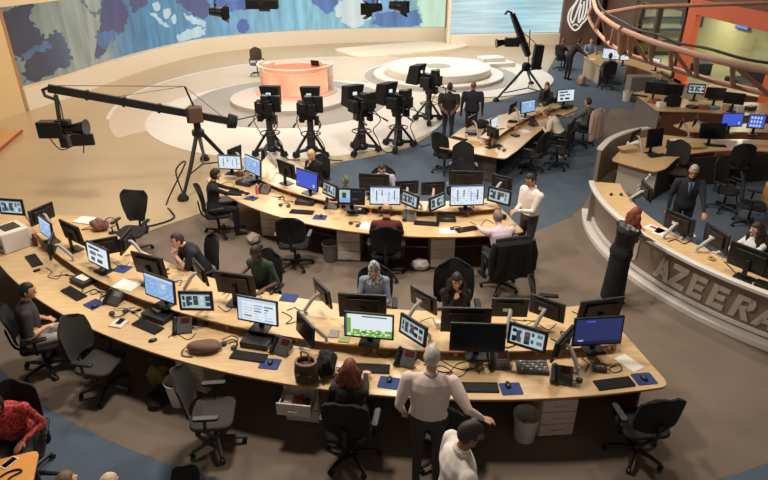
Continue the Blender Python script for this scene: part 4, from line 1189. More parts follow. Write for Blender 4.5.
# --- front desk, far side
p7 = person('person in dark navy tee leaning on the desk with clasped hands at the chin', (177, 240), 1.20, 232, 'sit', (34, 36, 44), (40, 38, 40), 'fair', (60, 44, 36), 'short', lean=26, head=(6, 12), hl=('chin', -.03), hr=('chin', .03), sleeve=.45, face=True)
seat_for(p7, 'black', 'black chair behind the person in navy tee', .04)
p8 = person('person in a dark green tee with tied back black hair facing the desk', (256, 255), 1.24, 196, 'sit', (44, 58, 48), (40, 38, 40), 'dark', (26, 22, 22), 'bun', lean=10, head=(14, 14), sleeve=.45, female=True, face=True, hl=('w', 264, 289, .76), hr=('w', 240, 276, .76), shift=(-.02, .07))
seat_for(p8, 'black', 'black chair behind the person in dark green tee', .08)
p9 = person('person in pale blue top and grey patterned headscarf with hands joined', (374, 269), 1.24, 182, 'sit', (122, 134, 152), (50, 48, 52), 'tan', (116, 124, 124), 'hijab', lean=10, head=(0, 8), female=True, face=True, hl=(-.07, .38, .80), hr=(.09, .38, .80))
seat_for(p9, 'black', 'black chair behind the person in grey headscarf', .08)
p10 = person('person in black with dark long hair and hand on chin in a high backed chair', (457.5, 284), 1.22, 182, 'sit', (30, 27, 28), (30, 28, 30), 'tan', (32, 24, 22), 'long', lean=6, head=(0, 10), female=True, face=True, hr=('chin', .02), hl=('w', 452, 306, .78), shift=(0, .09))
c = seat_for(p10, 'black', 'tall black chair around the dark haired person with hand on chin', -.02); c.scale = (1.12, 1.1, 1.16)
# --- second row
p11 = person('person all in black with black hair seated side on at the second row desk', (219.5, 173), 1.26, 72, 'sit', (28, 26, 28), (28, 26, 28), 'tan', (24, 21, 21), 'bob', lean=8, head=(6, 12), hr=('w', 246, 196, .77), hl=('w', 240, 190, .77), female=True, shift=(-.06, -.07))
seat_for(p11, 'black', 'black wheeled chair under the person all in black', .04)
p12 = person('person with blonde hair in black resting the cheek on one hand', (311, 155), 1.22, 205, 'sit', (34, 30, 32), (34, 32, 34), 'fair', (206, 168, 124), 'bob', lean=14, head=(6, 8), hr=('chin', .05), hl=('w', 305, 173, .78), female=True, face=True)
seat_for(p12, 'black', 'black chair behind the blonde person', .08)
p13 = person('person in a pale purple shirt looking down beyond the second row monitors', (382, 169), 1.20, 184, 'sit', (176, 166, 186), (40, 38, 42), 'tan', (50, 38, 34), 'short', lean=18, head=(0, 30), face=True)
c = seat_for(p13, 'black', 'rounded black chair around the person in pale purple shirt', .10)
p14 = person('person in a maroon sweater with bald crown seated at the second row', (386.5, 208), 1.24, 2, 'sit', (94, 36, 38), (44, 40, 42), 'tan', (76, 58, 48), 'bald', lean=8, head=(0, 12), collar=1, shift=(0, -.06))
seat_for(p14, 'black', 'black chair with wide back under the maroon sweater', .06)
p15 = person('person in a pale lilac shirt with greying hair bent over the desk end', (495, 215), 1.16, -14, 'sit', (206, 184, 192), (48, 44, 46), 'tan', (126, 108, 98), 'short', lean=26, head=(0, 16), hr=('w', 512, 226, .78), hl=('w', 474, 224, .78), shift=(.03, -.08))
c15 = seat_for(p15, 'black', 'black chair with a black jacket hung over it at the desk end', -.02)
p16 = person('person in a white shirt and grey trousers standing at the second desk end', (531, 180), 1.66, 238, 'stand', (230, 216, 206), (72, 68, 66), 'tan', (32, 27, 26), 'short', lean=3, head=(8, 24), hl=(-.07, .34, 1.14), hr=(.05, .32, 1.08), shoes=(168, 56, 50), face=True, collar=1)
p17 = person('person in a black tee standing with back turned and hands behind', (450, 87), 1.65, 12, 'stand', (36, 30, 30), (44, 46, 56), 'brown', (40, 32, 28), 'short', head=(-8, 4), bulk=1.28, sleeve=.45, hl=(-.08, -.20, .98), hr=(.14, -.18, .96))
p18 = person('person in a navy shirt standing with back turned beside the black tee', (473.5, 85), 1.66, 6, 'stand', (34, 36, 50), (34, 34, 40), 'brown', (110, 70, 54), 'bald', head=(0, 4), bulk=1.28)
# --- desk C and the far cluster
p22 = person('person in a cream shirt bent over the papers of the long desk', (540.5, 113), 1.12, -62, 'sit', (206, 194, 176), (40, 38, 40), 'tan', (92, 62, 46), 'short', lean=38, bulk=1.3, head=(0, 20), shift=(.13, -.09))
seat_for(p22, 'black', 'black chair under the person in cream shirt', -.02)
p23 = person('person with brown hair facing out beyond the bright monitors of the long desk', (549, 87), 1.24, 190, 'sit', (60, 48, 44), (40, 38, 40), 'fair', (108, 72, 52), 'bob', female=True, face=True, shift=(-.02, .14))
p24 = person('person with black hair in grey green top seated at the long desk', (588, 102), 1.24, -42, 'sit', (86, 90, 82), (40, 38, 40), 'tan', (26, 23, 23), 'short')
c24 = seat_for(p24, 'black', 'chair with a pinkish jacket hung over its back beside the blue floor', -.0)
p25 = person('person with black hair seated before a bright white monitor far behind', (610.5, 56), 1.24, 4, 'sit', (112, 104, 100), (40, 38, 40), 'brown', (22, 20, 20), 'short')
seat_for(p25, 'black', 'black chair under the person at the bright white monitor', .02)
p26 = person('person in black bending over the far desk under the emblem', (580, 42), 1.5, 70, 'stand', (40, 34, 34), (36, 32, 34), 'tan', (40, 32, 30), 'short', lean=34, hl=('w', 588, 57, .9), hr=('w', 590, 60, .9))
p27 = person('person with reddish hair seated at the wall under the emblem', (564, 41), 1.24, 60, 'sit', (50, 40, 42), (40, 36, 38), 'fair', (126, 64, 48), 'bob', female=True)
seat_for(p27, 'black', 'black chair under the reddish haired person', .04)
p28 = person('person in a pale blue shirt seated beyond the far desk', (594.5, 42), 1.24, 190, 'sit', (120, 134, 158), (40, 36, 38), 'tan', (60, 46, 40), 'short', shift=(0, .4))
p29 = person('person in dark teal seated low behind the black monitors of the far desks', (661, 76), 1.22, 200, 'sit', (58, 78, 86), (40, 36, 38), 'tan', (40, 32, 30), 'short', lean=20)
# --- counter
p19 = person('person with auburn hair in a shiny black jacket and long black skirt at the counter', (635.5, 214), 1.58, 66, 'stand', 'black shiny jacket', (24, 22, 23), 'fair', (122, 62, 44), 'long', lean=9, bulk=1.2, head=(4, 22), hr=('w', 653, 241, 1.0), hl=('w', 651, 231, 1.0), female=True, skirt=True, scale=.96)
p20 = person('person in a dark suit with grey hair standing behind the counter', (694, 171), 1.62, 196, 'stand', (27, 27, 33), (26, 26, 30), 'tan', (150, 140, 134), 'short', lean=4, head=(10, 18), hl=('w', 704, 217, .92), face=True, glasses=True, collar=1, suit=True)
p21 = person('person in a white top with long dark hair seated behind the counter', (757, 229), 1.25, 262, 'sit', (216, 212, 208), (40, 38, 42), 'fair', (52, 32, 28), 'long', head=(6, 8), female=True, face=True)
seat_for(p21, 'black', 'black chair under the person in white top behind the counter', .06)

# --- empty chairs
chair_px(108, 391, 100, 'grey', 'empty grey wheeled chair by the front desk near the person in grey tee')
chair_px(218, 444, 84, 'grey', 'empty grey wheeled chair standing alone on the brown carpet')
chair_px(633, 454, -6, 'black', 'empty black wheeled chair tucked at the desk corner near the mouse pad')
chair_px(444, 461, 22, 'grey', 'grey chair with pale armrests under the reaching hand')
_q = at(164, 498, 1.05); chair(_q.x, _q.y, 215, 'black', 'black chair with only its back corner showing at the picture bottom')
chair_px(137, 254, 188, 'mesh', 'empty black mesh chair with waisted back facing the front desk')
chair_px(296, 266, 2, 'black', 'empty black chair at the second row desk between its drawer units')
chair_px(444, 172, 40, 'black', 'empty black chair at the corner of the long desk')
chair_px(462, 192, 180, 'black', 'empty black chair with its back to the long desk corner')
chair_px(460, 214, 180, 'black', 'empty black chair pushed to the second row desk opposite the lilac shirt')
chair_px(530, 172, -50, 'black', 'empty black chair beside the near end of the long desk')
chair_px(545, 345, 100, 'black', 'empty black chair turned sideways beyond the black wall of monitors')
chair_px(556, 168, -60, 'black', 'black chair with its back to the blue walkway near the small bin')
chair_px(671, 190, 200, 'grey', 'grey seated chair inside the counter ring behind the grey haired suit')
chair_px(722, 210, 150, 'black', 'black chair inside the counter ring beside the dark suit')
chair_px(746, 226, 120, 'black', 'black chair inside the counter ring nearest the long haired white top')
chair_px(730, 184, 10, 'black', 'empty black chair at the inner desk with the white drawer unit')
chair_px(664, 128, 10, 'black', 'black chair between the far desks before the small lit monitor')
ac = chair_px(258, 76, 165, 'blue', 'blue seated chair standing behind the glowing anchor desk'); ac.location.z = .04
# yellow tub chair
yt = empty('tub_chair', at(776, 222, 0)); tag(yt, 'tan yellow tub chair inside the counter ring at the picture edge', 'chair')
tan_l = mat('tan leather', (176, 132, 70), .5)
b = MB(); b.arcband((0, 0), .30, .38, 20, 250, .32, .80, 28); b.build('backrest', [tan_l], yt, bev=.03)
b = MB(); b.lathe([(.30, .30), (.31, .42), (.001, .44)], n=24); b.build('seat', [tan_l], yt)
for k in range(4):
    b = MB(); b.tube([(.22 * math.cos(k * pi / 2 + .7), .22 * math.sin(k * pi / 2 + .7), .31), (.27 * math.cos(k * pi / 2 + .7), .27 * math.sin(k * pi / 2 + .7), 0)], [.02, .014], n=8); b.build('leg', [silver], yt)
# jackets on chairs
def jacket(ch, m, label, w=.30, l=.66):
    b = MB(); vs = []; fs = []; nu, nv = 16, 12
    for j in range(nv + 1):
        v = j / nv
        for i in range(nu + 1):
            u = -1 + 2 * i / nu
            hw = w * (.86 + .30 * v) ; fold = .02 * math.sin(u * 9 + v * 2) * v
            z = 1.13 - l * v - .05 * u * u * (1 - v)
            y = -.405 - .015 * v + .07 * u * u * (1 - .4 * v) - fold
            if v < .09: y += .05
            vs.append((u * hw, y, z))
    W = nu + 1
    for j in range(nv):
        for i in range(nu): a = j * W + i; fs.append((a, a + 1, a + W + 1, a + W))
    b.add(vs, fs)
    o = b.build('jacket', [m]); sd = o.modifiers.new('s', 'SOLIDIFY'); sd.thickness = .03
    o.location = ch.location; o.rotation_euler = ch.rotation_euler; tag(o, label, 'jacket')
    for sx in (-1, 1):
        b = MB(); b.tube([(sx * w * .95, -.33, 1.02), (sx * w * 1.12, -.36, .8), (sx * w * 1.1, -.37, .5)], [.05, .055, .045], n=8); b.build('sleeve', [m], o)
    return o
jacket(c15, cloth('jacket black', (24, 22, 23)), 'black jacket hung over the chair at the second desk end', .33, .72)
jacket(c24, cloth('jacket pink', (186, 156, 146)), 'pinkish grey jacket hung over a chair beside the blue floor', .29, .86)
# ================================================================ MONITORS
PAL = {'w': (228, 238, 246), 'v': (196, 214, 236), 'b': (136, 176, 226), 'u': (66, 92, 206), 'n': (44, 50, 96), 'm': (30, 34, 62), 'g': (118, 176, 62), 'G': (62, 118, 40), 'k': (16, 20, 24), 'd': (96, 112, 124), 't': (172, 196, 200), 's': (128, 78, 74), 'p': (222, 240, 214), 'y': (236, 222, 180), 'e': (60, 66, 76)}
PK = list(PAL)
EM = [mat('screen ' + k, c, .3, emit=(.95 if k not in 'kme' else .8)) for k, c in PAL.items()]
MONP = []
OFF = mat('dark glossy screen', (14, 14, 17), .18)
def grid_cells(kind, rnd):
    nx, ny = 26, 16; g = [['w'] * nx for _ in range(ny)]
    F = lambda x0, y0, x1, y1, c: [g[y].__setitem__(x, c) for y in range(max(0, y0), min(ny, y1)) for x in range(max(0, x0), min(nx, x1))]
    if kind == 'news':
        F(0, 0, nx, ny, 'k'); F(1, 2, nx - 1, ny - 1, 't')
        F(1, 1, nx - 1, 2, 'd')
        x = 2
        while x < nx - 3:
            w_ = rnd.choice((2, 3, 4)); c = rnd.choice('kdeekvd')
            for yy in (3, 9):
                h = rnd.choice((3, 4, 5)); F(x, yy, x + w_, yy + h, c if rnd.random() < .6 else rnd.choice('keds')); 
            x += w_ + rnd.choice((1, 2))
        F(11, 4, 15, 12, 'e'); F(12, 5, 14, 7, 's'); F(5, 4, 8, 13, 'e')
    elif kind == 'web':
        F(0, 0, nx, 1, 'v'); F(2, 2, 16, 4, 'e'); F(3, 6, 11, 9, 'd'); F(13, 6, 20, 8, 'd'); F(4, 11, 9, 14, 'e'); F(12, 11, 19, 14, 'e')
        for y in range(ny):
            for x in range(nx):
                if g[y][x] == 'w' and rnd.random() < .12: g[y][x] = 'v'
    elif kind == 'doc':
        F(0, 0, nx, 2, 'v'); F(0, 2, 3, ny, 'v')
        for y in range(3, ny - 1):
            if y % 2 == 0:
                for c0 in (4, 11, 18):
                    L = rnd.choice((2, 3, 5, 6)); F(c0, y, c0 + L, y + 1, rnd.choice('vvbvd'))
        F(9, 3, 10, 14, 'y')
    elif kind == 'page':
        F(0, 0, nx, ny, 'b'); F(0, 0, nx, 2, 'v')
        for y in range(3, ny):
            for x in range(nx):
                if rnd.random() < .12: g[y][x] = 'v'
        F(15, 4, 19, 8, 'v')
    elif kind == 'rows':
        F(0, 0, nx, 1, 'b')
        for y in range(2, ny, 2):
            for x in range(1, nx - 1):
                if rnd.random() < .28: g[y][x] = rnd.choice('vbv')
        F(5, 3, 6, 13, 'd'); F(10, 3, 11, 8, 'd'); F(16, 4, 17, 13, 'b'); F(21, 3, 22, 12, 'e' if rnd.random() < .4 else 'd')
    elif kind == 'blue': F(0, 0, nx, ny, 'u'); F(21, 11, 23, 14, 'v'); F(1, 12, 3, 13, 'b')
    elif kind == 'navy': F(0, 0, nx, ny, 'n'); F(2, 13, 5, 14, 'b'); F(0, 14, nx, ny, 'm'); F(6, 1, 11, 2, 'u')
    elif kind == 'green':
        F(0, 0, nx, ny, 'p'); F(3, 1, nx, 11, 'w'); F(9, 1, 23, 2, 'd'); F(0, 0, 1, ny, 'd'); F(1, 3, 3, 14, 'g')
        for y in range(11, ny):
            for x in range(3, nx): g[y][x] = rnd.choice('ggGgp') if y < 14 else rnd.choice('gpg')
    elif kind == 'split': F(0, 0, nx, ny, 'k'); F(1, 1, 12, 15, 't'); F(4, 4, 8, 10, 'e'); F(1, 10, 12, 15, 'b'); F(14, 2, 24, 3, 'e'); F(14, 10, 20, 12, 'e')
    elif kind == 'tiles':
        F(0, 0, nx, ny, 'u')
        for y in range(2, ny - 2, 5):
            for x in range(3, nx - 3, 5): F(x, y, x + 3, y + 3, 'v')
    return g, nx, ny
def screen_mesh(w_, h_, kind, rnd):
    b = MB()
    if kind == 'off':
        b.add([(-w_ / 2, 0, -h_ / 2), (w_ / 2, 0, -h_ / 2), (w_ / 2, 0, h_ / 2), (-w_ / 2, 0, h_ / 2)], [(0, 1, 2, 3)]); return b, [OFF]
    g, nx, ny = grid_cells(kind, rnd)
    for j in range(ny + 1):
        for i in range(nx + 1): b.v.append((-w_ / 2 + w_ * i / nx, 0, h_ / 2 - h_ * j / ny))
    W = nx + 1
    for j in range(ny):
        for i in range(nx):
            a = j * W + i; b.f.append((a, a + W, a + W + 1, a + 1)); b.m.append(PK.index(g[j][i]))
    return b, EM
def monitor(c, yaw, w_, h_, zb, kind, label, mount='stand', zs=.85, tilt=6, group=None, sticker=False):
    """c: plan position of the screen; yaw: direction the screen faces (0 = away from the camera)"""
    MONP.append((c[0], c[1]))
    r = empty('monitor', (c[0], c[1], zs), -R(yaw) + pi)      # local -y is the viewing side
    tag(r, label, 'monitor', group)
    z0 = zb - zs; zc = z0 + h_ / 2
    Mx = Matrix.Translation((0, 0, zc)) @ Matrix.Rotation(-R(tilt), 4, 'X')
    rnd = random.Random(label)
    def put(b, name, m, parent=r, bev=0):
        b.v = [tuple(Mx @ Vector(v)) for v in b.v]; return b.build(name, m, parent, bev=bev)
    b = MB(); b.box((0, .016, 0), (w_, .032, h_)); b.box((0, .045, 0), (w_ * .72, .03, h_ * .66), top=(.96, .9)); hs = put(b, 'housing', [black], bev=.005)
    sb, ms = screen_mesh(w_ - .04, h_ - .045, kind, rnd)
    sb.v = [(x, y - .0015, z + .004) for x, y, z in sb.v]; sb.v = [tuple(Mx @ Vector(v)) for v in sb.v]
    sb.build('screen', ms, r, smooth=0)
    if sticker:
        b = MB(); b.box((w_ * .12, .062, -h_ * .02), (.07, .003, .05)); put(b, 'sticker', [paper], r)
    if mount == 'stand':
        b = MB(); b.box((0, .075, (zc) / 2), (.07, .03, zc), top=(.8, 1)); b.build('neck', [black], r, bev=.004)
        b = MB(); b.prism(rounded([(-.13, -.06), (.13, -.06), (.12, .15), (-.12, .15)], .03), 0, .014); b.build('base', [black], r, bev=.003)
    else:
        b = MB(); b.tube([(0, .06, zc), (0, .10, zc), (.02, .16, max(.12, zc - .06)), (.05, .26, .06)], [.022, .024, .026, .024], n=8); b.build('arm', [silver_pl], r)
        b = MB(); b.lathe([(.04, 0), (.04, .012), (.018, .016), (.018, .09), (.001, .09)], c=(.05, .26, 0), n=14); b.build('clamp_base', [silver_pl], r)
    return r
def scr(bl, br, zb, kind, label, w_=None, asp=.62, back=False, mount='stand', zs=.85, tilt=6, sticker=False, dy=0):
    p, q = at(*bl, zb), at(*br, zb)
    d = (q - p); c = (p + q) / 2
    ww = d.length if w_ is None else w_
    ww = max(.36, min(.66, ww))
    if back: d = -d
    # screen faces local -y, where local x runs along d
    a = math.atan2(d.y, d.x)
    yaw = math.degrees(-a) + 180
    return monitor((c.x, c.y), yaw, ww, ww * asp, zb, kind, label, mount, zs, tilt, None, sticker)
zf_ = .96
# front desk: screens turned to the near side
scr((3, 214), (23.7, 215.5), 1.05, 'news', 'monitor with picture tiles on an arm beyond the white printer', .46, mount='arm', zs=.73)
scr((39.8, 231), (55.5, 243), zf_, 'page', 'monitor with pale blue page nearest the white printer', .50)
scr((86, 259), (114.6, 273), zf_, 'web', 'monitor with white web page and dark pictures near the person in grey tee', .54)
scr((144, 293), (179, 306), zf_, 'page', 'monitor with hazy blue page facing the single loose mouse', .56)
scr((180, 310), (214.5, 310.5), zf_, 'news', 'small monitor with news picture tiles above the brown shoulder bag', .44, mount='arm')
scr((236, 318.5), (281, 327), zf_, 'doc', 'monitor with white document in front of the dark green tee', .56)
scr((344, 335.5), (394, 340), zf_, 'green', 'monitor with white and grass green page before the grey headscarf', .60, .56)
scr((400, 332), (424.5, 347.5), zf_, 'news', 'small angled monitor with news tiles right beside the green page', .44, mount='arm')
scr((450, 350), (503.5, 352), zf_, 'off', 'large black switched off monitor before the dark haired person with hand on chin', .64, .58)
scr((506.5, 342), (545.5, 354), zf_, 'news', 'small tilted monitor with news tiles between the black screen and navy screen', .46, mount='arm')
scr((571, 346), (620.5, 343), zf_, 'navy', 'monitor with plain navy blue desktop at the end of the front desk', .60)
# side screens seen nearly edge on
scr((298, 331), (312, 347), .97, 'off', 'dark angled monitor between the white document and the green page', .44, mount='arm')
scr((552, 361), (566, 345), .98, 'off', 'black monitor seen edge on beside the navy desktop', .46, mount='arm', back=True)
scr((50, 262), (56, 246), .98, 'off', 'dark monitor seen edge on beside the pale blue page', .44, mount='arm', back=True)
scr((124, 252), (129, 246), 1.0, 'off', 'thin dark monitor seen edge on behind the dark web pictures', .44, mount='arm', back=True)
# screens of the far side, seen from behind
bk = lambda bl, br, label, w_=.54, zb=.98, mount='stand', zs=.85, st=False, tilt=6, asp=.62: scr(bl, br, zb, 'doc', label, w_, asp, True, mount, zs, tilt, st)
bk((33, 226), (53, 217), 'black back of a monitor behind the pale blue page near the printer', .46, mount='arm', zs=.73)
bk((66, 237), (85, 246), 'black back of a wide monitor next to the patterned cloth bag', .54)
bk((92, 257), (117, 252), 'black back of a monitor on a white arm behind the web pictures', .46, mount='arm')
bk((137, 271), (168, 279), 'black back of the large monitor in front of the navy tee', .56)
bk((197, 273), (209.5, 287), 'black narrow turned monitor back between navy tee and green tee', .44, mount='arm')
bk((216, 291), (259, 297), 'black back of the wide monitor before the dark green tee', .56)
bk((315, 292), (334, 311), 'black turned monitor back on a silver arm near the blue mouse mat', .44, mount='arm', st=True)
bk((338, 316), (388, 319), 'black back of the wide monitor in front of the grey headscarf', .60)
bk((411, 301), (438, 316), 'black turned monitor back with white sticker beside the dark haired person', .44, mount='arm', st=True)
bk((440, 331), (490, 332), 'black back of the wide monitor right before the hand on chin', .60)
bk((490, 315.5), (527, 316.5), 'black monitor back with white sticker behind the tilted news tiles', .46, mount='arm', st=True)
bk((530, 311), (563, 323), 'black turned monitor back with white sticker near the sideways chair', .46, mount='arm', st=True)
bk((574, 325), (619, 319), 'black back of the monitor standing behind the navy desktop', .58)
# second row
scr((219, 169), (242, 170), zf_, 'rows', 'monitor with white news list at the crane end of the second desk', .50)
scr((241.7, 168.5), (265.5, 179.5), zf_, 'page', 'monitor with light blue page between the white list and the blonde person', .58)
scr((293, 184), (322, 193.5), zf_, 'blue', 'monitor with deep blue desktop in front of the blonde person', .58)
scr((320.6, 192), (339, 200.5), zf_, 'news', 'small news tile monitor beside the deep blue desktop', .42, mount='arm')
scr((339, 204), (363.5, 205), zf_, 'split', 'monitor with bright tile and black half beside the small news tiles', .50)
scr((370, 204.5), (400, 205), zf_, 'rows', 'monitor with white page right before the maroon sweater', .56)
scr((400, 202.5), (419, 210.5), zf_, 'news', 'angled news tile monitor just past the maroon sweater', .42, mount='arm')
scr((428, 213), (446.7, 205), zf_, 'news', 'news tile monitor angled the other way near the lilac shirt', .42, mount='arm')
scr((449, 206), (483.7, 205), zf_, 'rows', 'wide monitor with white page before the lilac shirt', .62)
scr((485.5, 200), (511.5, 207), zf_, 'news', 'news tile monitor at the second desk end by the standing white shirt', .46, mount='arm')
bk((231, 160), (238, 157), 'thin dark monitor back rising between the first two second row screens', .42, zb=1.05, mount='arm')
bk((261, 162), (267, 154), 'dark turned monitor back behind the light blue page', .42, zb=1.05, mount='arm')
bk((278, 173), (298, 181), 'black monitor back right before the blonde person', .54)
bk((358, 190), (391, 192), 'black monitor back before the pale purple shirt', .58)
bk((396, 194), (417, 193), 'black monitor back on a silver arm behind the angled news tiles', .44, zb=1.0, mount='arm')
bk((421, 195), (444, 194), 'black monitor back on a silver arm between two angled news tiles', .44, zb=1.0, mount='arm')
bk((448, 188), (484, 189), 'wide black monitor back behind the white page of the lilac shirt', .60, zb=1.0)
bk((494, 186), (510, 190), 'black monitor back on a crossed silver arm at the second desk end', .42, zb=1.0, mount='arm')
# desk C
scr((490, 131), (498, 126), .98, 'doc', 'bright white monitor seen steeply at the near end of the long desk', .46, zs=.865)
scr((521, 114), (534, 111.5), .98, 'page', 'bright pale screen facing the cream shirt on the long desk', .54, zs=.865)
scr((556.4, 102.5), (573.7, 101), .98, 'web', 'bright monitor with blue picture facing the grey green top', .58, zs=.865)
bk((486, 135), (500, 141), 'black monitor back at the near end of the long desk', .46, zb=.90, zs=.73)
bk((462, 131), (478, 122), 'black tilted monitor back on arms below the two standing men', .46, zb=.98, mount='arm', zs=.73)
bk((503, 118), (520, 108), 'black monitor back near the jib tripod on the long desk', .46, zb=.98, mount='arm', zs=.73)
bk((538, 103), (552, 95), 'black monitor back beside the brown haired person', .46, zb=.98, zs=.865)
# desk items helpers
KEYS = None
def keyboard(px, py, yaw, label, z=.73, m=None):
    global KEYS
    p = at(px, py, z)
    if KEYS is None:
        b = MB(); b.box((0, 0, .009), (.44, .155, .018))
        for j in range(6):
            for i in range(19):
                if j == 5 and 4 <= i <= 8:
                    if i == 4: b.box((-.215 + .0232 * 6 + .001, .062 - .0248 * j, .021), (.11, .019, .008), 1)
                    continue
                b.box((-.215 + .0232 * i + .0061, .062 - .0248 * j, .021), (.0185, .019, .008), 1)
        KEYS = b.build('keyboard', [black, black_matte], bev=0); o = KEYS
    else: o = KEYS.copy(); COL.objects.link(o)
    o.location = p; o.rotation_euler.z = -R(yaw); tag(o, label, 'keyboard'); return o
MOUSE = None
def mouse(px, py, yaw, label, z=.73):
    global MOUSE
    p = at(px, py, z)
    if MOUSE is None:
        b = MB(); b.ball((0, 0, .012), (.031, .055, .024), n=16, k=10)
        b.v = [(x, y, max(0, zz)) for x, y, zz in b.v]; b.box((0, .028, .033), (.006, .02, .008), 1)
        MOUSE = b.build('computer_mouse', [black, mgrey]); o = MOUSE
    else: o = MOUSE.copy(); COL.objects.link(o)
    o.location = p; o.rotation_euler.z = -R(yaw); tag(o, label, 'mouse'); return o
def pad(px, py, yaw, label, z=.73, m=None):
    p = at(px, py, z); b = MB(); b.prism(rounded([(-.12, -.10), (.12, -.10), (.12, .10), (-.12, .10)], .02), .0005, .005)
    o = b.build('mouse_pad', [m or blue_pad], loc=p, rz=-R(yaw)); tag(o, label, 'mouse pad'); return o
disp_on = mat('phone display', (150, 160, 150), emit=.45)
disp_red = mat('phone dark display', (70, 24, 28), .3)
def phone(px, py, yaw, label, z=.73, disp=None):
    p = at(px, py, z); r = empty('desk_phone', p, -R(yaw)); tag(r, label, 'phone')
    Mx = Matrix.Translation((0, .02, .075)) @ Matrix.Rotation(R(38), 4, 'X')
    def put(b, n, m, bev=.004):
        b.v = [tuple(Mx @ Vector(v)) for v in b.v]; return b.build(n, m, r, bev=bev)
    b = MB(); b.box((0, 0, 0), (.24, .22, .03)); put(b, 'body', [mat('phone grey', (74, 70, 68), .5)])
    b = MB(); b.prism([(-.085, .0), (.085, .0), (.085, .15), (-.085, .15)], 0, .02); b.v = [(x, y * .9, z * 4.2 * (y / .15)) for x, y, z in b.v]; b.build('foot_stand', [dgrey], r)
    b = MB(); b.box((.04, .055, .0165), (.11, .07, .006)); put(b, 'display', [disp or disp_red], 0)
    b = MB()
    for j in range(4):
        for i in range(3): b.box((.005 + .032 * i, -.005 - .024 * j, .018), (.022, .015, .006))
    put(b, 'keypad', [mgrey], 0)
    b = MB(); b.tube([(-.085, .10, .03), (-.085, .085, .042), (-.085, 0, .045), (-.085, -.085, .042), (-.085, -.10, .03)], [.026, .028, .018, .028, .026], n=8); put(b, 'handset', [black], 0)
    b = MB(); b.tube([(-.115 + .012 * math.cos(i * 1.3), -.10 + .004 * i, .02 + .012 * math.sin(i * 1.3)) for i in range(30)], .003, n=5); b.build('coil_cord', [black], r)
    return r
def slab(px, py, yaw, w_, d_, h_, m, name, label, cat, z=.73, bev=.003, parts=None):
    p = at(px, py, z)
    if parts is None:
        b = MB(); b.box((0, 0, h_ / 2 + .0006), (w_, d_, h_)); o = b.build(name, [m], loc=p, rz=-R(yaw), bev=bev); tag(o, label, cat); return o
    r = empty(name, p, -R(yaw)); tag(r, label, cat)
    b = MB(); b.box((0, 0, h_ / 2 + .0006), (w_, d_, h_)); b.build('body', [m], r, bev=bev)
    for (n_, c, d, mm) in parts:
        b = MB(); b.box(c, d); b.build(n_, [mm], r, bev=.002)
    return r
def headset(px, py, yaw, label, z=.73):
    p = at(px, py, z); r = empty('headphones', p, -R(yaw)); tag(r, label, 'headphones')
    b = MB(); b.tube([(.085 * math.cos(a), .10 * math.sin(a), .022) for a in [pi * i / 16 for i in range(17)]], .009, n=6, sq=.7); b.build('headband', [black], r)
    for sx in (-1, 1):
        b = MB(); b.lathe([(.03, 0), (.038, .01), (.038, .03), (.025, .042), (.001, .042)], c=(.085 * sx, -.02, .001), n=16); b.build('ear_cup', [dgrey], r)
    return r
def cable(pts, label, z=.73, m=None, r=.005, name='cable'):
    P_ = [at(x, y, z) + Vector((0, 0, r)) for x, y in pts]; o0 = P_[0].copy()
    b = MB(); b.tube(spline([p - o0 for p in P_], 6), r, n=5)
    o = b.build(name, [m or black_matte], loc=o0); tag(o, label, 'cable'); return o
# --- front desk, near side, from the printer to the desk corner
pr_ = empty('printer', at(14, 246, .73), -R(38)); tag(pr_, 'white box shaped printer at the far end of the front desk', 'printer')
b = MB(); b.box((0, 0, .17), (.46, .44, .34)); b.build('body', [white_pl], pr_, bev=.02)
b = MB(); b.box((0, .02, .345), (.26, .24, .02)); b.build('paper_tray', [black], pr_, bev=.004)
b = MB(); b.box((0, -.222, .1), (.34, .01, .05)); b.build('output_slot', [dgrey], pr_)
keyboard(34, 261, 48, 'black keyboard beside the white printer')
mouse(37, 271, 40, 'black mouse beside the printer keyboard')
keyboard(74, 294, 36, 'black keyboard in front of the dark web pictures')
pad(94, 304.5, 34, 'blue mouse pad near the person in grey tee'); mouse(95, 306.5, 30, 'black mouse on the blue pad near the person in grey tee', .736)
slab(86, 281, 34, .34, .30, .07, black, 'desktop_computer', 'flat black computer with white paper on top near the web pictures', 'computer', parts=[('front_vent', (0, -.151, .035), (.28, .004, .04), dgrey)])
slab(84, 277, 30, .21, .15, .003, paper, 'note_sheet', 'white sheet lying on the flat black computer', 'paper', z=.802)
phone(114, 303, 22, 'grey desk phone with lit display near the open white notebook', disp=disp_on)
slab(119, 324, 16, .19, .17, .016, white_pl, 'notebook', 'white notepad with a black phone on it at the desk edge', 'notebook')
slab(120.5, 321.5, 14, .07, .12, .010, black_gloss, 'mobile_phone', 'black mobile phone lying on the white notepad', 'mobile phone', z=.748)
headset(119, 314, 160, 'black headphones behind the white notepad')
slab(136.5, 311.5, 50, .055, .13, .012, black_gloss, 'mobile_phone', 'black slim phone lying alone by the flat computer', 'mobile phone')
keyboard(148, 327, 30, 'black keyboard in front of the hazy blue page')
mouse(153, 341, 60, 'black mouse lying loose without a pad')
slab(161, 316, 28, .40, .30, .075, black, 'desktop_computer', 'flat black computer with a grey gadget on top below the hazy blue page', 'computer', parts=[('front_vent', (0, -.151, .035), (.3, .004, .04), dgrey)])
slab(157, 311, 40, .13, .07, .025, mgrey, 'hub_box', 'small grey box on top of the flat computer', 'gadget', z=.808)
phone(183, 331, 350, 'grey desk phone standing before the small news tiles')
headset(199, 325, 200, 'black headphones under the shelf near the news tiles')
sb_ = empty('shoulder_bag', at(205, 350, .73), -R(4)); tag(sb_, 'brown cloth shoulder bag lying on the front desk', 'bag')
bagm = mat('brown bag cloth', (112, 86, 72), .9, bump=.5, scale=20)
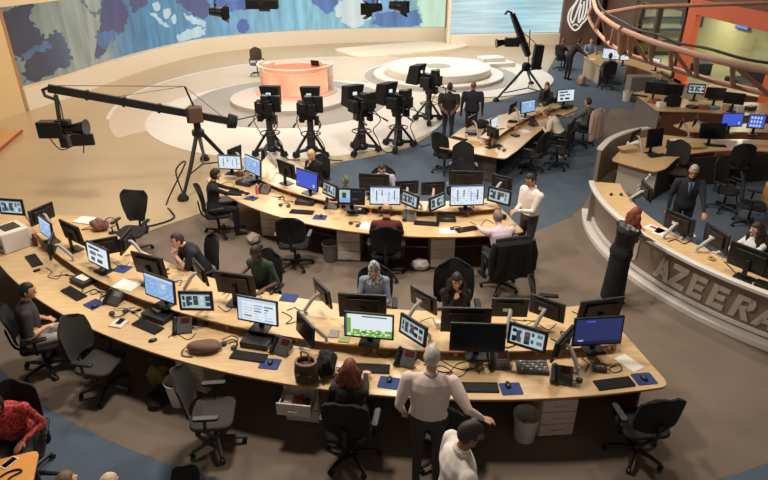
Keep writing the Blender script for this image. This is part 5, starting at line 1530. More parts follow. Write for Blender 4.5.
b = MB(); b.ball((0, 0, .06), (.21, .12, .065), n=22, k=12); b.v = [(x + .02 * math.sin(y * 20), y, max(0.001, z + .008 * math.sin(x * 22))) for x, y, z in b.v]; b.build('body', [bagm], sb_)
b = MB(); b.ball((.0, -.03, .085), (.19, .085, .045), n=20, k=8); b.build('flap', [bagm], sb_)
b = MB(); b.tube(spline([(-.19, .02, .06), (-.26, -.06, .02), (-.22, -.14, .01), (-.1, -.15, .012)], 6), .011, n=6, sq=.5); b.build('strap', [bagm], sb_)
headset(230, 346, 30, 'black headphones beside the brown shoulder bag')
keyboard(249, 357, 12, 'black keyboard beside the brown shoulder bag')
pad(270, 364, 8, 'blue mouse pad beside the brown backpack'); mouse(270.5, 362.5, 6, 'black mouse on the pad beside the brown backpack', .736)
slab(258, 343, 14, .36, .26, .075, black, 'desktop_computer', 'flat black computer under the white document screen', 'computer', parts=[('front_vent', (0, -.131, .035), (.28, .004, .04), dgrey)])
phone(281, 352, 24, 'grey desk phone between the document screen and the backpack')
slab(305, 342, 20, .22, .30, .004, paper, 'paper_sheets', 'white papers behind the brown backpack', 'paper')
bp = empty('backpack', at(307, 380, .73), -R(10)); tag(bp, 'brown backpack standing on the front desk beside the auburn hair', 'bag')
bpm = mat('brown backpack cloth', (92, 70, 58), .9, bump=.5, scale=18)
b = MB(); b.lathe([(.10, .0), (.13, .02), (.135, .12), (.125, .22), (.12, .27), (.10, .275), (.10, .22)], n=22, sx=1.05, sy=.75); b.build('body', [bpm], bp)
b = MB(); b.tube([(.115 * math.cos(a), .09 * math.sin(a), .27) for a in [2 * pi * i / 20 for i in range(21)]], .014, n=6); b.build('rim', [mat('tan strap', (150, 118, 96), .7)], bp)
b = MB(); b.box((0, -.105, .10), (.17, .05, .13)); b.build('pocket', [bpm], bp, bev=.02)
b = MB(); b.tube(spline([(-.06, .05, .27), (-.05, .02, .38), (.03, .0, .38), (.05, -.02, .27)], 6), .012, n=6); b.build('strap', [mat('tan strap'), ], bp)
jk = lumpy(327, 373, (.12, .16, .15), black_fab, 'black jacket heaped beside the brown backpack', 'folded_jacket', 'jacket', z=.73, seed=7)
keyboard(371, 369, 4, 'black keyboard at the hand of the auburn haired woman')
slab(340, 365, 6, .07, .11, .012, white_pl, 'mobile_phone', 'small white phone beside the auburn hair', 'mobile phone')
pad(389, 383, 12, 'blue mouse pad beside the pale pink striped shirt'); mouse(389.5, 380, 8, 'black mouse on the pad beside the pink striped shirt', .736)
phone(405, 364, 20, 'grey desk phone in front of the angled news tiles')
keyboard(478.5, 388, 1, 'black keyboard right of the pink striped shirt below the switched off screen')
pad(511, 389, 356, 'blue mouse pad next to the keyboard of the switched off screen'); mouse(508, 385.5, 0, 'black mouse on the pad below the grey phone', .736)
phone(499, 366, 358, 'grey desk phone with dark red display under the switched off screen')
mxr = slab(532, 369, 4, .36, .20, .05, mat('mixer grey', (66, 64, 64), .5), 'audio_mixer', 'grey audio mixing panel full of buttons below the tilted news tiles', 'mixer')
b = MB()
for j in range(4):
    for i in range(9): b.box((-.13 + .034 * i, -.07 + .045 * j, .056), (.022, .022, .012), 0 if (i + j) % 3 else 1)
mb_ = b.build('buttons', [mgrey, mat('pale button', (190, 196, 200), .4)], mxr)
phone(561, 381, 14, 'black grey desk phone beside the headphones near the desk end')
headset(573, 377, 250, 'black and white headphones beside the desk end phone')
cf = empty('conference_phone', at(599, 370, .73), -R(8)); tag(cf, 'small black wedge shaped speaker below the navy desktop', 'speaker')
b = MB(); b.prism([(-.08, -.05), (.08, -.05), (.07, .06), (-.07, .06)], .001, .06); b.build('body', [dgrey], cf, bev=.012)
b = MB(); b.box((0, -.01, .063), (.09, .04, .006)); b.build('keypad', [mgrey], cf)
keyboard(614, 384, 350, 'black keyboard at the desk corner below the navy desktop')
pad(644, 379, 352, 'blue mouse pad at the very corner of the front desk'); mouse(643.5, 378.5, 340, 'black mouse on the corner mouse pad', .736)
slab(629, 363, 330, .19, .29, .004, paper, 'paper_sheets', 'white papers near the desk corner', 'paper')
slab(127, 285, 20, .34, .24, .003, paper, 'paper_sheets', 'white papers on the shelf under the dark web pictures', 'paper', z=.851)
slab(77, 261, 40, .25, .18, .003, paper, 'paper_sheets', 'white paper on the desk by the edge on monitor', 'paper')
pad(122, 269, 20, 'blue mouse pad at the elbow of the navy tee', z=.851)
pad(289, 298, 12, 'blue mouse pad before the dark green tee', z=.73)
mouse(272, 293, 190, 'black mouse near the hand of the dark green tee')
slab(334, 334, 4, .12, .16, .012, mat('silver leaflet', (150, 146, 142), .5), 'card_stack', 'grey leaflet beside the green page screen', 'leaflet', z=.851)
slab(344, 340, 4, .13, .10, .010, mat('green note', (142, 160, 96), .7), 'note_block', 'green note block beside the grey leaflet', 'note block', z=.851)
slab(500, 378, 0, .30, .02, .004, dgrey, 'cable_strip', 'thin grey strip behind the blue pad', 'strip') if False else None
# extra desk clutter cables
for pts, lb in (([(430, 372), (440, 366), (452, 372), (446, 378), (462, 376), (470, 368), (480, 374)], 'black cable tangled behind the keyboard of the switched off screen'),
                ([(436, 378), (448, 374), (458, 364), (472, 362), (486, 366), (478, 372)], 'second black cable tangled under the switched off screen'),
                ([(440, 360), (455, 368), (470, 370), (484, 362)], 'third black cable along the shelf under the switched off screen'),
                ([(364, 356), (374, 352), (385, 358), (396, 352), (402, 356)], 'thin black cable below the green page screen'),
                ([(585, 372), (588, 364), (582, 358), (594, 356), (600, 362)], 'thin dark cable beside the wedge speaker'),
                ([(611, 367), (618, 364), (622, 370), (614, 373), (609, 369), (616, 366)], 'coiled dark cable near the corner papers'),
                ([(168, 338), (176, 334), (188, 340), (196, 334)], 'thin black cable behind the brown shoulder bag'),
                ([(94, 285), (102, 290), (112, 288), (108, 296), (98, 292)], 'thin black cable beside the lit phone'),
                ([(46, 268), (52, 272), (48, 277), (58, 279), (62, 272)], 'grey cable beside the printer keyboard'),
                ([(222, 340), (232, 336), (238, 340), (228, 344)], 'tan cable under the small news tiles')):
    cable(pts, lb)
for pts, lb in (([(92, 262), (104, 266), (112, 262), (122, 268), (130, 262)], 'black cable on the shelf behind the dark web pictures'),
                ([(420, 322), (432, 318), (436, 326), (444, 318)], 'pale cable on the shelf near the angled news tiles'),
                ([(512, 320), (524, 326), (534, 322), (548, 330), (556, 324)], 'black cable on the shelf behind the tilted news tiles'),
                ([(282, 312), (292, 318), (286, 324), (296, 322)], 'black cable on the shelf beside the white document screen'),
                ([(218, 306), (226, 312), (232, 308)], 'black cable on the shelf beside the small news tiles')):
    cable(pts, lb, z=.851)
def cup(px, py, z, m, label, r=.036, h=.09, name='cup'):
    p = at(px, py, z); r_ = empty(name, p); tag(r_, label, 'cup')
    b = MB(); b.lathe([(r * .75, 0), (r, h), (r - .004, h), (r * .72, .008), (.001, .008)], n=18); b.build('body', [m], r_)
    b = MB(); b.lathe([(r + .003, h), (r + .003, h + .008), (r * .8, h + .014), (.001, h + .014)], n=18); b.build('lid', [white_pl], r_)
cup(49, 222, .85, mat('brown paper cup', (150, 84, 70), .6), 'brown paper cup with pale lid among the monitors near the printer', .04, .11)
cup(438, 328, .85, white_pl, 'white paper cup on the shelf beside the switched off screen')
lumpy(101, 230, (.16, .11, .11), mat('patterned cloth bag', (128, 92, 86), .9, noise=.6, scale=14), 'patterned brownish cloth bag on the desk before the waisted mesh chair', 'cloth_bag', 'bag', z=.73, seed=9)
slab(87, 221, 15, .40, .26, .02, paper, 'paper_sheets', 'white stack of papers at the back edge of the front desk', 'paper')
fanp = at(113, 233, .73); fn = empty('desk_fan', fanp, .4); tag(fn, 'small round dark desk fan beside the patterned cloth bag', 'fan')
b = MB(); b.lathe([(.07, 0), (.07, .015), (.012, .03), (.012, .12)], n=14); b.build('base', [black], fn)
b = MB(); b.tube([(.09 * math.cos(a), 0, .2 + .09 * math.sin(a)) for a in [2 * pi * i / 20 for i in range(21)]], .008, n=6)
for k in range(6): b.tube([(0, 0, .2), (.09 * math.cos(k), 0, .2 + .09 * math.sin(k))], .003, n=4)
b.build('guard', [dgrey], fn)
bp0 = at(36, 246, .73); bt = empty('bottle', bp0); tag(bt, 'dark reddish bottle standing beside the white printer', 'bottle')
b = MB(); b.lathe([(.035, 0), (.037, .02), (.037, .13), (.015, .17), (.015, .19)], n=16); b.build('body', [mat('dark red plastic', (90, 34, 32), .3)], bt)
b = MB(); b.lathe([(.018, .19), (.018, .215), (.001, .215)], n=14); b.build('cap', [black], bt)
# --- second row desk items
keyboard(239, 193, 30, 'black keyboard before the person all in black')
pad(251.5, 198.5, 26, 'blue mouse pad before the person all in black'); mouse(252, 197.5, 20, 'black mouse beside the person all in black', .736)
phone(264, 193, 20, 'dark desk phone beside the pink bottle on the second desk')
bt = empty('bottle', at(257.5, 194, .73)); tag(bt, 'pink bottle standing beside the dark desk phone', 'bottle')
b = MB(); b.lathe([(.034, 0), (.036, .02), (.036, .13), (.014, .17), (.014, .19), (.001, .19)], n=16); b.build('body', [mat('pink bottle', (206, 92, 104), .35)], bt)
b = MB(); b.lathe([(.017, .19), (.017, .21), (.001, .21)], n=12); b.build('cap', [paper], bt)
slab(246, 184, 24, .34, .26, .075, black, 'desktop_computer', 'flat black computer under the light blue page', 'computer', parts=[('front_vent', (0, -.131, .035), (.28, .004, .04), dgrey)])
slab(306, 203, 12, .36, .26, .075, black, 'desktop_computer', 'flat black computer under the deep blue desktop', 'computer', parts=[('front_vent', (0, -.131, .035), (.28, .004, .04), dgrey)])
keyboard(302, 212.5, 10, 'black keyboard under the deep blue desktop')
headset(285, 206, 20, 'black headphones near the deep blue desktop')
pad(320, 217.5, 8, 'blue mouse pad under the deep blue desktop'); mouse(321, 216.5, 10, 'black mouse under the deep blue desktop', .736)
phone(331, 208, 8, 'dark desk phone below the small news tiles of the second desk')
slab(357, 211, 6, .34, .26, .075, black, 'desktop_computer', 'flat black computer with white sheet beside the maroon sweater', 'computer', parts=[('front_vent', (0, -.131, .035), (.28, .004, .04), dgrey)])
slab(357, 208, 20, .2, .15, .003, paper, 'note_sheet', 'white sheet on the flat computer beside the maroon sweater', 'paper', z=.808)
headset(355, 225, 40, 'black headphones beside the maroon sweater')
slab(366, 226, 20, .2, .28, .004, paper, 'paper_sheets', 'white papers beside the maroon sweater', 'paper')
phone(409.5, 220, 4, 'dark desk phone below the angled news tiles')
keyboard(426.5, 224, 10, 'black keyboard past the maroon sweater')
slab(446, 220, 2, .34, .2, .06, black, 'desktop_computer', 'flat black computer before the wide white page', 'computer', parts=[('front_vent', (0, -.101, .03), (.28, .004, .04), dgrey)])
headset(457, 230, 20, 'black headphones beside the lilac shirt')
slab(447, 231, 0, .26, .2, .004, paper, 'paper_sheets', 'white papers before the lilac shirt', 'paper')
keyboard(468, 229.5, 340, 'black keyboard before the lilac shirt')
lumpy(503, 219, (.06, .05, .05), black, 'small black pouch at the second desk end', 'pouch', 'pouch', z=.73, seed=11)
lumpy(240, 176, (.10, .08, .06), mat('red brown scarf', (130, 74, 60), .9, noise=.3), 'reddish cloth heap below the white news list', 'scarf', 'scarf', z=.73, seed=12)
pl = empty('desk_plant', at(346, 190, .85)); tag(pl, 'small grey green plant in a pot behind the split screen', 'plant')
b = MB(); b.lathe([(.05, 0), (.065, .1), (.055, .1), (.001, .09)], n=14); b.build('pot', [mgrey], pl)
b = MB(); rnd = random.Random(3)
for k in range(40):
    a = rnd.uniform(0, 6.28); e = rnd.uniform(.3, 1.4); l = rnd.uniform(.12, .26); d = Vector((math.cos(a) * math.cos(e), math.sin(a) * math.cos(e), math.sin(e)))
    s_ = d.cross(Vector((0, 0, 1))).normalized() * .018; p = Vector((0, 0, .1)); q = p + d * l
    b.add([p, (p + q) / 2 + s_, q, (p + q) / 2 - s_ + Vector((0, 0, .008))], [(0, 1, 2, 3)])
b.build('leaves', [mat('grey leaf', (120, 124, 104), .7)], pl)
# loose leads among the monitors
rnd = random.Random(17)
for k in range(110):
    front = k < 76
    c_, r_lo, r_hi, a_lo, a_hi = (CA, 8.75, 9.15, -139, -80) if front else (CB, 4.26, 4.6, -146, -78)
    zz = .851
    if k % 3 == 1: r_lo, r_hi, zz = (8.3, 8.65, .731) if front else (4.0, 4.2, .731)
    if k % 3 == 2: r_lo, r_hi, zz = (9.24, 9.46, .731) if front else (4.7, 4.9, .731)
    a = rnd.uniform(a_lo, a_hi); pts = []
    for j in range(rnd.randint(4, 7)):
        pts.append(Vector((*P(c_, rnd.uniform(r_lo, r_hi), a + (j * .55 + rnd.uniform(-.5, .5)) * (1 if front else 1.8)), zz + .006)))
    if any(math.hypot(p.x - mx_, p.y - my_) < .2 for p in pts for mx_, my_ in MONP): continue
    b = MB(); o0 = pts[0].copy(); b.tube(spline([p - o0 for p in pts], 6), rnd.choice((.005, .006, .008)), n=5)
    o = b.build('cable', [rnd.choice((black_matte, black_matte, dgrey, silver_pl))], loc=o0)
    tag(o, 'loose lead snaking among the monitors of the front desk' if front else 'loose lead snaking among the monitors of the second row desk', 'cable', 'loose leads on the front desk' if front else 'loose leads on the second row desk')
for pts, lb in (([(276, 180), (284, 184), (280, 190), (272, 187)], 'dark cable on the desk below the blonde person'),
                ([(226, 190), (234, 186), (230, 182), (222, 184)], 'tan cable near the person all in black'),
                ([(470, 222), (480, 226), (486, 220), (494, 224)], 'black cable before the lilac shirt arm')):
    cable(pts, lb)
# --- desk C items
keyboard(459, 139, 40, 'black keyboard at the near corner of the long desk')
keyboard(494, 147, -30, 'black keyboard at the near end of the long desk by the walkway')
phone(486, 137, 40, 'dark desk phone at the near end of the long desk')
slab(474, 144, 10, .3, .1, .09, wood, 'desk_riser', 'small wooden riser at the near end of the long desk', 'riser')
cup(466, 138, .73, mat('pale pink cup', (220, 190, 176), .5), 'pale cup with lid at the near corner of the long desk')
slab(524, 131, -30, .25, .3, .004, paper, 'paper_sheets', 'white papers under the cream shirt', 'paper')
keyboard(556, 117, -50, 'black keyboard before the grey green top')
phone(534, 126, -30, 'dark desk phone behind the cream shirt papers')
phone(547, 111, -30, 'dark desk phone below the bright picture monitor')
slab(515, 136, -30, .16, .2, .05, dgrey, 'document_tray', 'dark tray at the side of the cream shirt', 'tray')
lumpy(512, 127, (.16, .12, .10), black_fab, 'black bag lying on the long desk before the pale screen', 'cloth_bag', 'bag', z=.73, seed=13)
# --- small table at the picture corner
tp = at(8, 470, .73); tb = empty('side_table', (tp.x, tp.y, 0), .35); tag(tb, 'small orange wooden table in front of the red patterned top', 'table')
orw = mat('orange wood', (226, 156, 78), .45, noise=.1, scale=4)
b = MB(); b.prism(rounded([(-.5, -.5), (.24, -.5), (.24, .18), (-.5, .18)], .07), .70, .73); b.build('table_top', [orw], tb, bev=.004)
for x, y in ((-.44, -.44), (.17, -.44), (.17, .11), (-.44, .11)):
    b = MB(); b.tube([(x, y, 0), (x, y, .70)], .022, n=10); b.build('leg', [dgrey], tb)
slab(9.5, 463, 24, .075, .15, .009, paper, 'mobile_phone', 'white edged phone with black screen on the orange table', 'mobile phone', parts=[('screen', (0, 0, .0102), (.064, .125, .001), black_gloss)])
cable([(0, 478), (8, 473), (18, 470), (22, 472), (14, 476), (8, 480)], 'brown cable curled on the orange table', r=.009)
rnd = random.Random(44)
for px, py, yw, w_, d_, h_, lb in ((498, 131, -30, .34, .28, .08, 'flat black computer beside the steep white monitor on the long desk'), (528, 119, -35, .36, .28, .08, 'flat black computer under the bright pale screen'), (566, 108, -40, .34, .26, .08, 'flat black computer under the bright picture monitor'), (471, 134, 10, .30, .24, .08, 'flat black computer behind the small wooden riser')):
    slab(px, py, yw, w_, d_, h_, black, 'desktop_computer', lb, 'computer', parts=[('front_vent', (0, -d_ / 2 - .001, h_ / 2), (w_ * .8, .004, .04), dgrey)])
lumpy(482, 128, (.20, .14, .12), black_fab, 'black camera cover heaped on the long desk below the two standing men', 'cloth_heap', 'cloth', z=.73, seed=41)
lumpy(551, 104, (.20, .12, .10), black_fab, 'black coat heaped on the long desk beside the bright picture monitor', 'folded_coat', 'coat', z=.73, seed=42)
headset(502, 150, 60, 'black headphones at the near end of the long desk')
# ================================================================ COUNTER RING
CD = (8.70, 10.11)
ct_ = empty('curved_counter', (*P(CD, 4.69, 200), 0)); tag(ct_, 'curved taupe reception style counter with large pale letters and silver rails', 'counter')
o = ct_.location; cc = (CD[0] - o.x, CD[1] - o.y)
CR = (8.80 - o.x, 9.95 - o.y)
a0, a1 = 168, 262
b = MB(); b.arcband(cc, 4.30, 4.69, a0 - 6, a1, 0, .10, 70); b.build('kick_rail', [rail_m], ct_, bev=.01)
b = MB(); b.arcband(cc, 4.36, 4.55, a0 - 6, a1, .13, .20, 70); b.build('upper_rail', [rail_m], ct_, bev=.01)
# front panel leaning slightly out
b = MB(); n = 70
for i in range(n + 1):
    a = R(a0 + (a1 - a0) * i / n)
    for (cx, cy, r, z) in ((*cc, 4.50, .10), (CR[0], CR[1], 4.70, .92), (CR[0], CR[1], 4.62, .92), (*cc, 4.42, .10)):
        b.v.append((cx + r * math.cos(a), cy + r * math.sin(a), z))
for i in range(n):
    q = 4 * i
    for k in range(4): k2 = (k + 1) % 4; b.f.append((q + k, q + k2, q + 4 + k2, q + 4 + k)); b.m.append(0)
b.f += [(0, 3, 2, 1), (4 * n, 4 * n + 1, 4 * n + 2, 4 * n + 3)]; b.m += [0, 0]
b.build('front_panel', [taupe], ct_)
b = MB(); b.arcband(CR, 4.25, 4.80, a0, a1, .915, .945, 70); b.build('counter_top', [wood], ct_, bev=.004)
b = MB(); b.arcband(CR, 4.74, 4.84, a0 - .3, a1, .90, .965, 70); b.build('rim', [rail_m], ct_, bev=.012)
b = MB(); b.arcband(cc, 4.24, 4.28, a0, a1, 0, .90, 70); b.build('inner_panel', [wood_dark], ct_)
b = MB(); q0, q1 = P(CR, 4.25, a0), P(CR, 4.75, a0); b.box(((q0[0] + q1[0]) / 2, (q0[1] + q1[1]) / 2, .46), (.52, .05, .90), rz=R(a0)); b.build('end_panel', [taupe], ct_)
# letters
def stroke2(p, q, w_):
    d = (Vector(q) - Vector(p)).normalized(); nrm = Vector((-d.y, d.x)) * w_ / 2
    return [tuple(Vector(p) + nrm), tuple(Vector(q) + nrm), tuple(Vector(q) - nrm), tuple(Vector(p) - nrm)]
w2 = .23
GL = {'A': [[(0, 0), (.25, 0), (.56, 1), (.31, 1)], [(.31, 1), (.56, 1), (.87, 0), (.62, 0)][::-1], [(.2, .2), (.67, .2), (.62, .4), (.25, .4)]],
      'Z': [[(.03, .78), (.77, .78), (.77, 1), (.03, 1)], [(0, 0), (.78, 0), (.78, .22), (0, .22)], [(0, .18), (.3, .18), (.77, .82), (.46, .82)]],
      'E': [[(0, 0), (.24, 0), (.24, 1), (0, 1)], [(.2, .79), (.66, .79), (.66, 1), (.2, 1)], [(.2, .4), (.6, .4), (.6, .6), (.2, .6)], [(.2, 0), (.68, 0), (.68, .21), (.2, .21)]],
      'R': [[(0, 0), (.24, 0), (.24, 1), (0, 1)], [(.2, .8), (.5, .8), (.64, .86), (.5, 1), (.2, 1)], [(.2, .38), (.5, .38), (.62, .5), (.5, .57), (.2, .57)], [(.5, .42), (.62, .44), (.75, .58), (.75, .8), (.66, .95), (.5, .98), (.5, .79), (.52, .7), (.5, .58)], [(.28, .40), (.52, .42), (.80, 0), (.53, 0)]],
      'J': [[(.4, .25), (.64, .25), (.64, 1), (.4, 1)], [(0, .3), (.2, .22), (.3, .2), (.4, .27), (.64, .27), (.58, .08), (.42, 0), (.22, 0), (.06, .08)]]}
def onwall(px, py):
    """angle on the counter front for a sight line at a given letter height"""
    p = at(px, py, .50); return math.degrees(math.atan2(p.y - (CD[1] - .06), p.x - (CD[0] + .04)))
LH = .47
for ch, px, py in (('J', 633, 249), ('A', 662, 267.5), ('Z', 679.5, 276), ('E', 698, 286.5), ('E', 718, 297), ('R', 741, 308), ('A', 766, 317)):
    a = onwall(px, py) % 360
    g = R(a); t = Vector((-math.sin(g), math.cos(g), 0)) * 1.0      # along the panel, viewer's left to right
    t = Vector((-math.sin(g), math.cos(g), 0))
    rt = (.50 - .10) / .82
    c_lo = Vector((cc[0], cc[1], .10)).lerp(Vector((CR[0], CR[1], .92)), rt); rr = 4.50 + .20 * rt
    out = Vector((math.cos(g), math.sin(g), 0))
    lo = Vector((cc[0] + 4.50 * math.cos(g), cc[1] + 4.50 * math.sin(g), .10)); hi = Vector((CR[0] + 4.70 * math.cos(g), CR[1] + 4.70 * math.sin(g), .92))
    upd = (hi - lo).normalized(); nrm = t.cross(upd).normalized()
    if nrm.dot(out) < 0: nrm = -nrm
    mid = lo.lerp(hi, rt)
    wch = .9 * LH * (.87 if ch == 'A' else .78)
    b = MB()
    for poly in GL[ch]:
        n_ = len(poly); vs = []
        for off in (.004, .022):
            for x, y in poly: vs.append(mid + t * ((x - .4) * LH * .76) + upd * ((y - .5) * LH) + nrm * off)
        b.add(vs, [tuple(range(n_))[::-1], tuple(range(n_, 2 * n_))] + [(i, (i + 1) % n_, (i + 1) % n_ + n_, i + n_) for i in range(n_)])
    b.build('letter', [taupe_l], ct_, smooth=0)
# inside floor
disc('floor_counter_inside', (8.8, 10.0), 3.98, 0, .004, carpet_blue)
# high curved partition around the inner desk
wp = [at(600, 148.5, .95), at(606, 142, .95), at(613.5, 136.5, .95), at(629, 130.5, .95), at(649, 127, .95)]
wp = spline([Vector((p.x, p.y, 0)) for p in wp], 6)
dp = empty('curved_partition', (wp[8].x, wp[8].y, 0)); tag(dp, 'low curved partition with silver cap around the inner maple desk', 'partition')
def wallstrip(pts, th, z0, z1, name, m, par):
    b = MB(); q = pts
    for i, p in enumerate(q):
        d = (q[min(i + 1, len(q) - 1)] - q[max(0, i - 1)]).normalized(); nn_ = Vector((-d.y, d.x, 0))
        for s_, z in ((-1, z0), (-1, z1), (1, z1), (1, z0)): v = p + nn_ * (s_ * th / 2) - par.location; b.v.append((v.x, v.y, z))
    for i in range(len(q) - 1):
        a = 4 * i
        for k in range(4): k2 = (k + 1) % 4; b.f.append((a + k, a + k2, a + 4 + k2, a + 4 + k)); b.m.append(0)
    e = 4 * (len(q) - 1); b.f += [(0, 3, 2, 1), (e, e + 1, e + 2, e + 3)]; b.m += [0, 0]
    return b.build(name, [m], par)
wallstrip(wp, .08, 0, .91, 'panel', taupe, dp); wallstrip(wp, .14, .91, .95, 'cap', rail_m, dp)
dk = mat('shade darkened panel', (40, 30, 26), .7)  # panel colour darkened to hold the shade around the inner desk
# inner desk
def flat_desk(pts, z, name, label, panels=(), th=.03, rr=.12, pm=None):
    poly = pxpoly(pts, z); c = sum((Vector(p) for p in poly), Vector((0, 0))) / len(poly)
    r = empty(name, (c.x, c.y, 0)); tag(r, label, 'desk')
    rel = [(x - c.x, y - c.y) for x, y in poly]
    b = MB(); b.prism(rounded(rel, rr, 4), z - th, z, 0, 1); b.build('worktop', [wood, wood_edge], r, bev=.004)
    for i, j, m, nm in panels:
        p, q = Vector(rel[i]), Vector(rel[j]); cc_ = Vector((0, 0)); 
        p = p.lerp(cc_, .10); q = q.lerp(cc_, .10); m_ = (p + q) / 2
        b = MB(); b.box((m_.x, m_.y, (z - th) / 2), ((q - p).length * .96, .03, z - th), rz=math.atan2(q.y - p.y, q.x - p.x)); b.build(nm, [m], r)
    return r
flat_desk([(611, 160), (632, 166), (655, 172), (666, 168.5), (677, 158), (692, 153.5), (712, 151), (737, 150), (790, 152), (790, 141), (742, 139), (715, 139.5), (690, 138), (662, 134.5), (643, 137), (625, 145)], .73, 'inner_desk', 'maple desk inside the counter ring with dark monitors', [(0, 2, mat('pale grey modesty panel', (176, 166, 152), .55), 'modesty_panel'), (2, 4, dk, 'end_panel'), (4, 8, dk, 'front_panel')])
pedestal(748, 175, 4, 'pale drawer unit under the inner maple desk', w=.55, m=MT['pinkish drawer unit'])
flat_desk([(672, 125), (690, 121.5), (730, 124), (790, 123), (790, 133), (720, 131.5), (690, 132)], .73, 'middle_desk', 'maple desk strip with two blue screens behind the inner desk', [(6, 5, wood_dark, 'front_panel'), (5, 4, wood_red, 'front_panel')])
flat_desk([(632, 92.5), (640, 98), (657, 111), (675, 111.5), (700, 111.5), (747, 115.5), (790, 113), (790, 104), (700, 100), (668, 97), (652, 90)], .73, 'far_desk', 'long maple desk of the far row before the glazed office', [(0, 2, mat('grey desk side', (112, 104, 96), .6), 'side_panel'), (2, 5, wood_dark, 'front_panel')])
flat_desk([(583, 57), (601, 66.5), (611, 65), (613, 57), (600, 51)], .73, 'cluster_desk', 'maple desk corner under the emblem beside the bright white monitor', [(0, 1, mat('cream desk side', (170, 156, 134), .6), 'side_panel')])
flat_desk([(615, 62), (626, 64), (637, 67), (654, 73), (664, 70), (640, 61), (618, 55)], .73, 'cluster_desk', 'maple desk strip behind the bright white monitor under the truss', [(1, 3, wood_dark, 'front_panel')])
flat_desk([(705, 89), (725, 92), (760, 97), (790, 101), (790, 93), (730, 84), (712, 82)], .73, 'rear_desk', 'maple desk row furthest along the glazed office', [(0, 3, wood_dark, 'front_panel')])
cbx = empty('cupboard', at(640, 101, 0)); tag(cbx, 'grey low cupboard at the end of the far cluster', 'cupboard')
b = MB(); b.box((0, .3, .42), (.85, .5, .84)); b.build('body', [mat('grey cupboard', (120, 114, 106), .6)], cbx, bev=.01)
for s_ in (-1, 1):
    b = MB(); b.box((.2 * s_, .04, .42), (.38, .02, .76)); d_ = b.build('door', [mat('grey cupboard')], cbx, bev=.004)
    b = MB(); b.tube([(.04 * s_, .02, .40), (.04 * s_, .02, .50)], .008, n=6); b.build('handle', [silver], d_)
# monitors on the counter (from behind)
bk((664, 226), (692, 238), 'black monitor back with white emblem on the counter top nearest the auburn hair', .52, zb=1.03, zs=.945, mount='arm', st=True)
bk((704, 240), (726, 254), 'black monitor back with white emblem in the middle of the counter', .50, zb=1.03, zs=.945, mount='arm', st=True)
bk((728, 263), (768, 279), 'large black monitor back with grey stand on the counter before the white top', .60, zb=1.05, zs=.945)
bk((637, 190), (655, 207), 'dark turned monitor back on the counter beside the silver arm frame', .44, zb=1.03, zs=.945, mount='arm')
# inner desk monitors
scr((646, 148), (661, 146), .90, 'off', 'dark glossy monitor on the inner desk by the pale modesty panel', .46, .95, zs=.73)
scr((699, 138.5), (723, 139), .90, 'off', 'large dark monitor in the middle of the inner desk', .62, zs=.73)
bk((629, 143), (638, 139), 'dark monitor back at the curved partition', .44, zb=.95, zs=.73, mount='arm')
scr((720, 126.5), (741.5, 126.5), .92, 'blue', 'blue desktop monitor on the middle desk strip', .56, zs=.73)
scr((748, 128), (761.5, 129), .90, 'tiles', 'blue monitor with pale tiles at the picture edge of the middle strip', .40, .9, zs=.73)
bk((675, 136), (683, 120), 'white framed turned monitor on the middle strip', .42, zb=.92, zs=.73, mount='arm')
bk((690, 131), (696, 120), 'second turned monitor with pale back on the middle strip', .40, zb=.92, zs=.73, mount='arm')
# far desk monitors
scr((687, 93.5), (704, 94.5), .95, 'news', 'small lit news tile monitor on the far desk', .50, zs=.73)
bk((646, 93), (662, 95), 'black monitor back on the far desk beside the grey cupboard', .56, zb=.98, zs=.73)
bk((663, 95), (681, 96), 'second black monitor back on the far desk in front of the teal top', .56, zb=.98, zs=.73)
bk((706, 98), (722, 99), 'black monitor back beside the small lit news tiles', .54, zb=.95, zs=.73)
bk((724, 103), (742, 105), 'black monitor back on the far desk beyond the blue desktop screen', .54, zb=.95, zs=.73)
scr((600.5, 58.5), (619.7, 60), .95, 'doc', 'bright white wide monitor far behind before a seated person', .66, zs=.73)
scr((621, 60.5), (627, 60.5), .95, 'doc', 'narrow bright screen beside the bright white monitor', .36, 1.1, zs=.73)
scr((650, 64), (660, 66), .95, 'doc', 'small bright screen seen through the truss', .40, zs=.73, mount='stand')
# counter items
sf = empty('arm_mount', at(640, 196, .945), .3); tag(sf, 'bare silver monitor arm frame clamped on the counter end', 'arm mount')
b = MB(); b.lathe([(.05, 0), (.05, .015), (.02, .02), (.02, .34)], n=12); b.build('post', [dgrey], sf)
b = MB(); b.tube([(0, 0, .30), (.14, .04, .34), (.10, -.02, .42)], .02, n=8); b.tube([(-.1, 0, .22), (.12, 0, .22)], .016, n=6); b.tube([(-.1, 0, .10), (.12, 0, .40)], .012, n=6); b.build('arm', [silver_pl], sf)
b = MB(); b.tube([(-.08, -.05, .012), (-.25, -.1, .012), (-.3, -.22, .012)], .016, n=6); b.build('foot', [black], sf)
mouse(611, 195, 30, 'black mouse at the free end of the counter', .945)
mouse(621, 195, 10, 'second small black mouse near the counter end', .945)
slab(655, 229, 60, .30, .21, .004, paper, 'magazine', 'white magazine with red patch under the auburn haired person', 'magazine', z=.945, parts=[('red_patch', (-.05, .02, .006), (.12, .08, .002), mat('red print', (196, 44, 52), .6))])
slab(662, 232, 40, .22, .3, .004, paper, 'paper_sheets', 'white papers on the counter beside the magazine', 'paper', z=.945)
tk = at(711, 259.5, .945); tr_ = empty('tape_roll', tk); tag(tr_, 'tan roll of tape lying on the counter', 'tape')
b = MB(); b.lathe([(.03, 0), (.055, 0), (.055, .035), (.03, .035), (.03, 0)], n=22); b.build('roll', [mat('tan tape', (196, 150, 92), .5)], tr_)
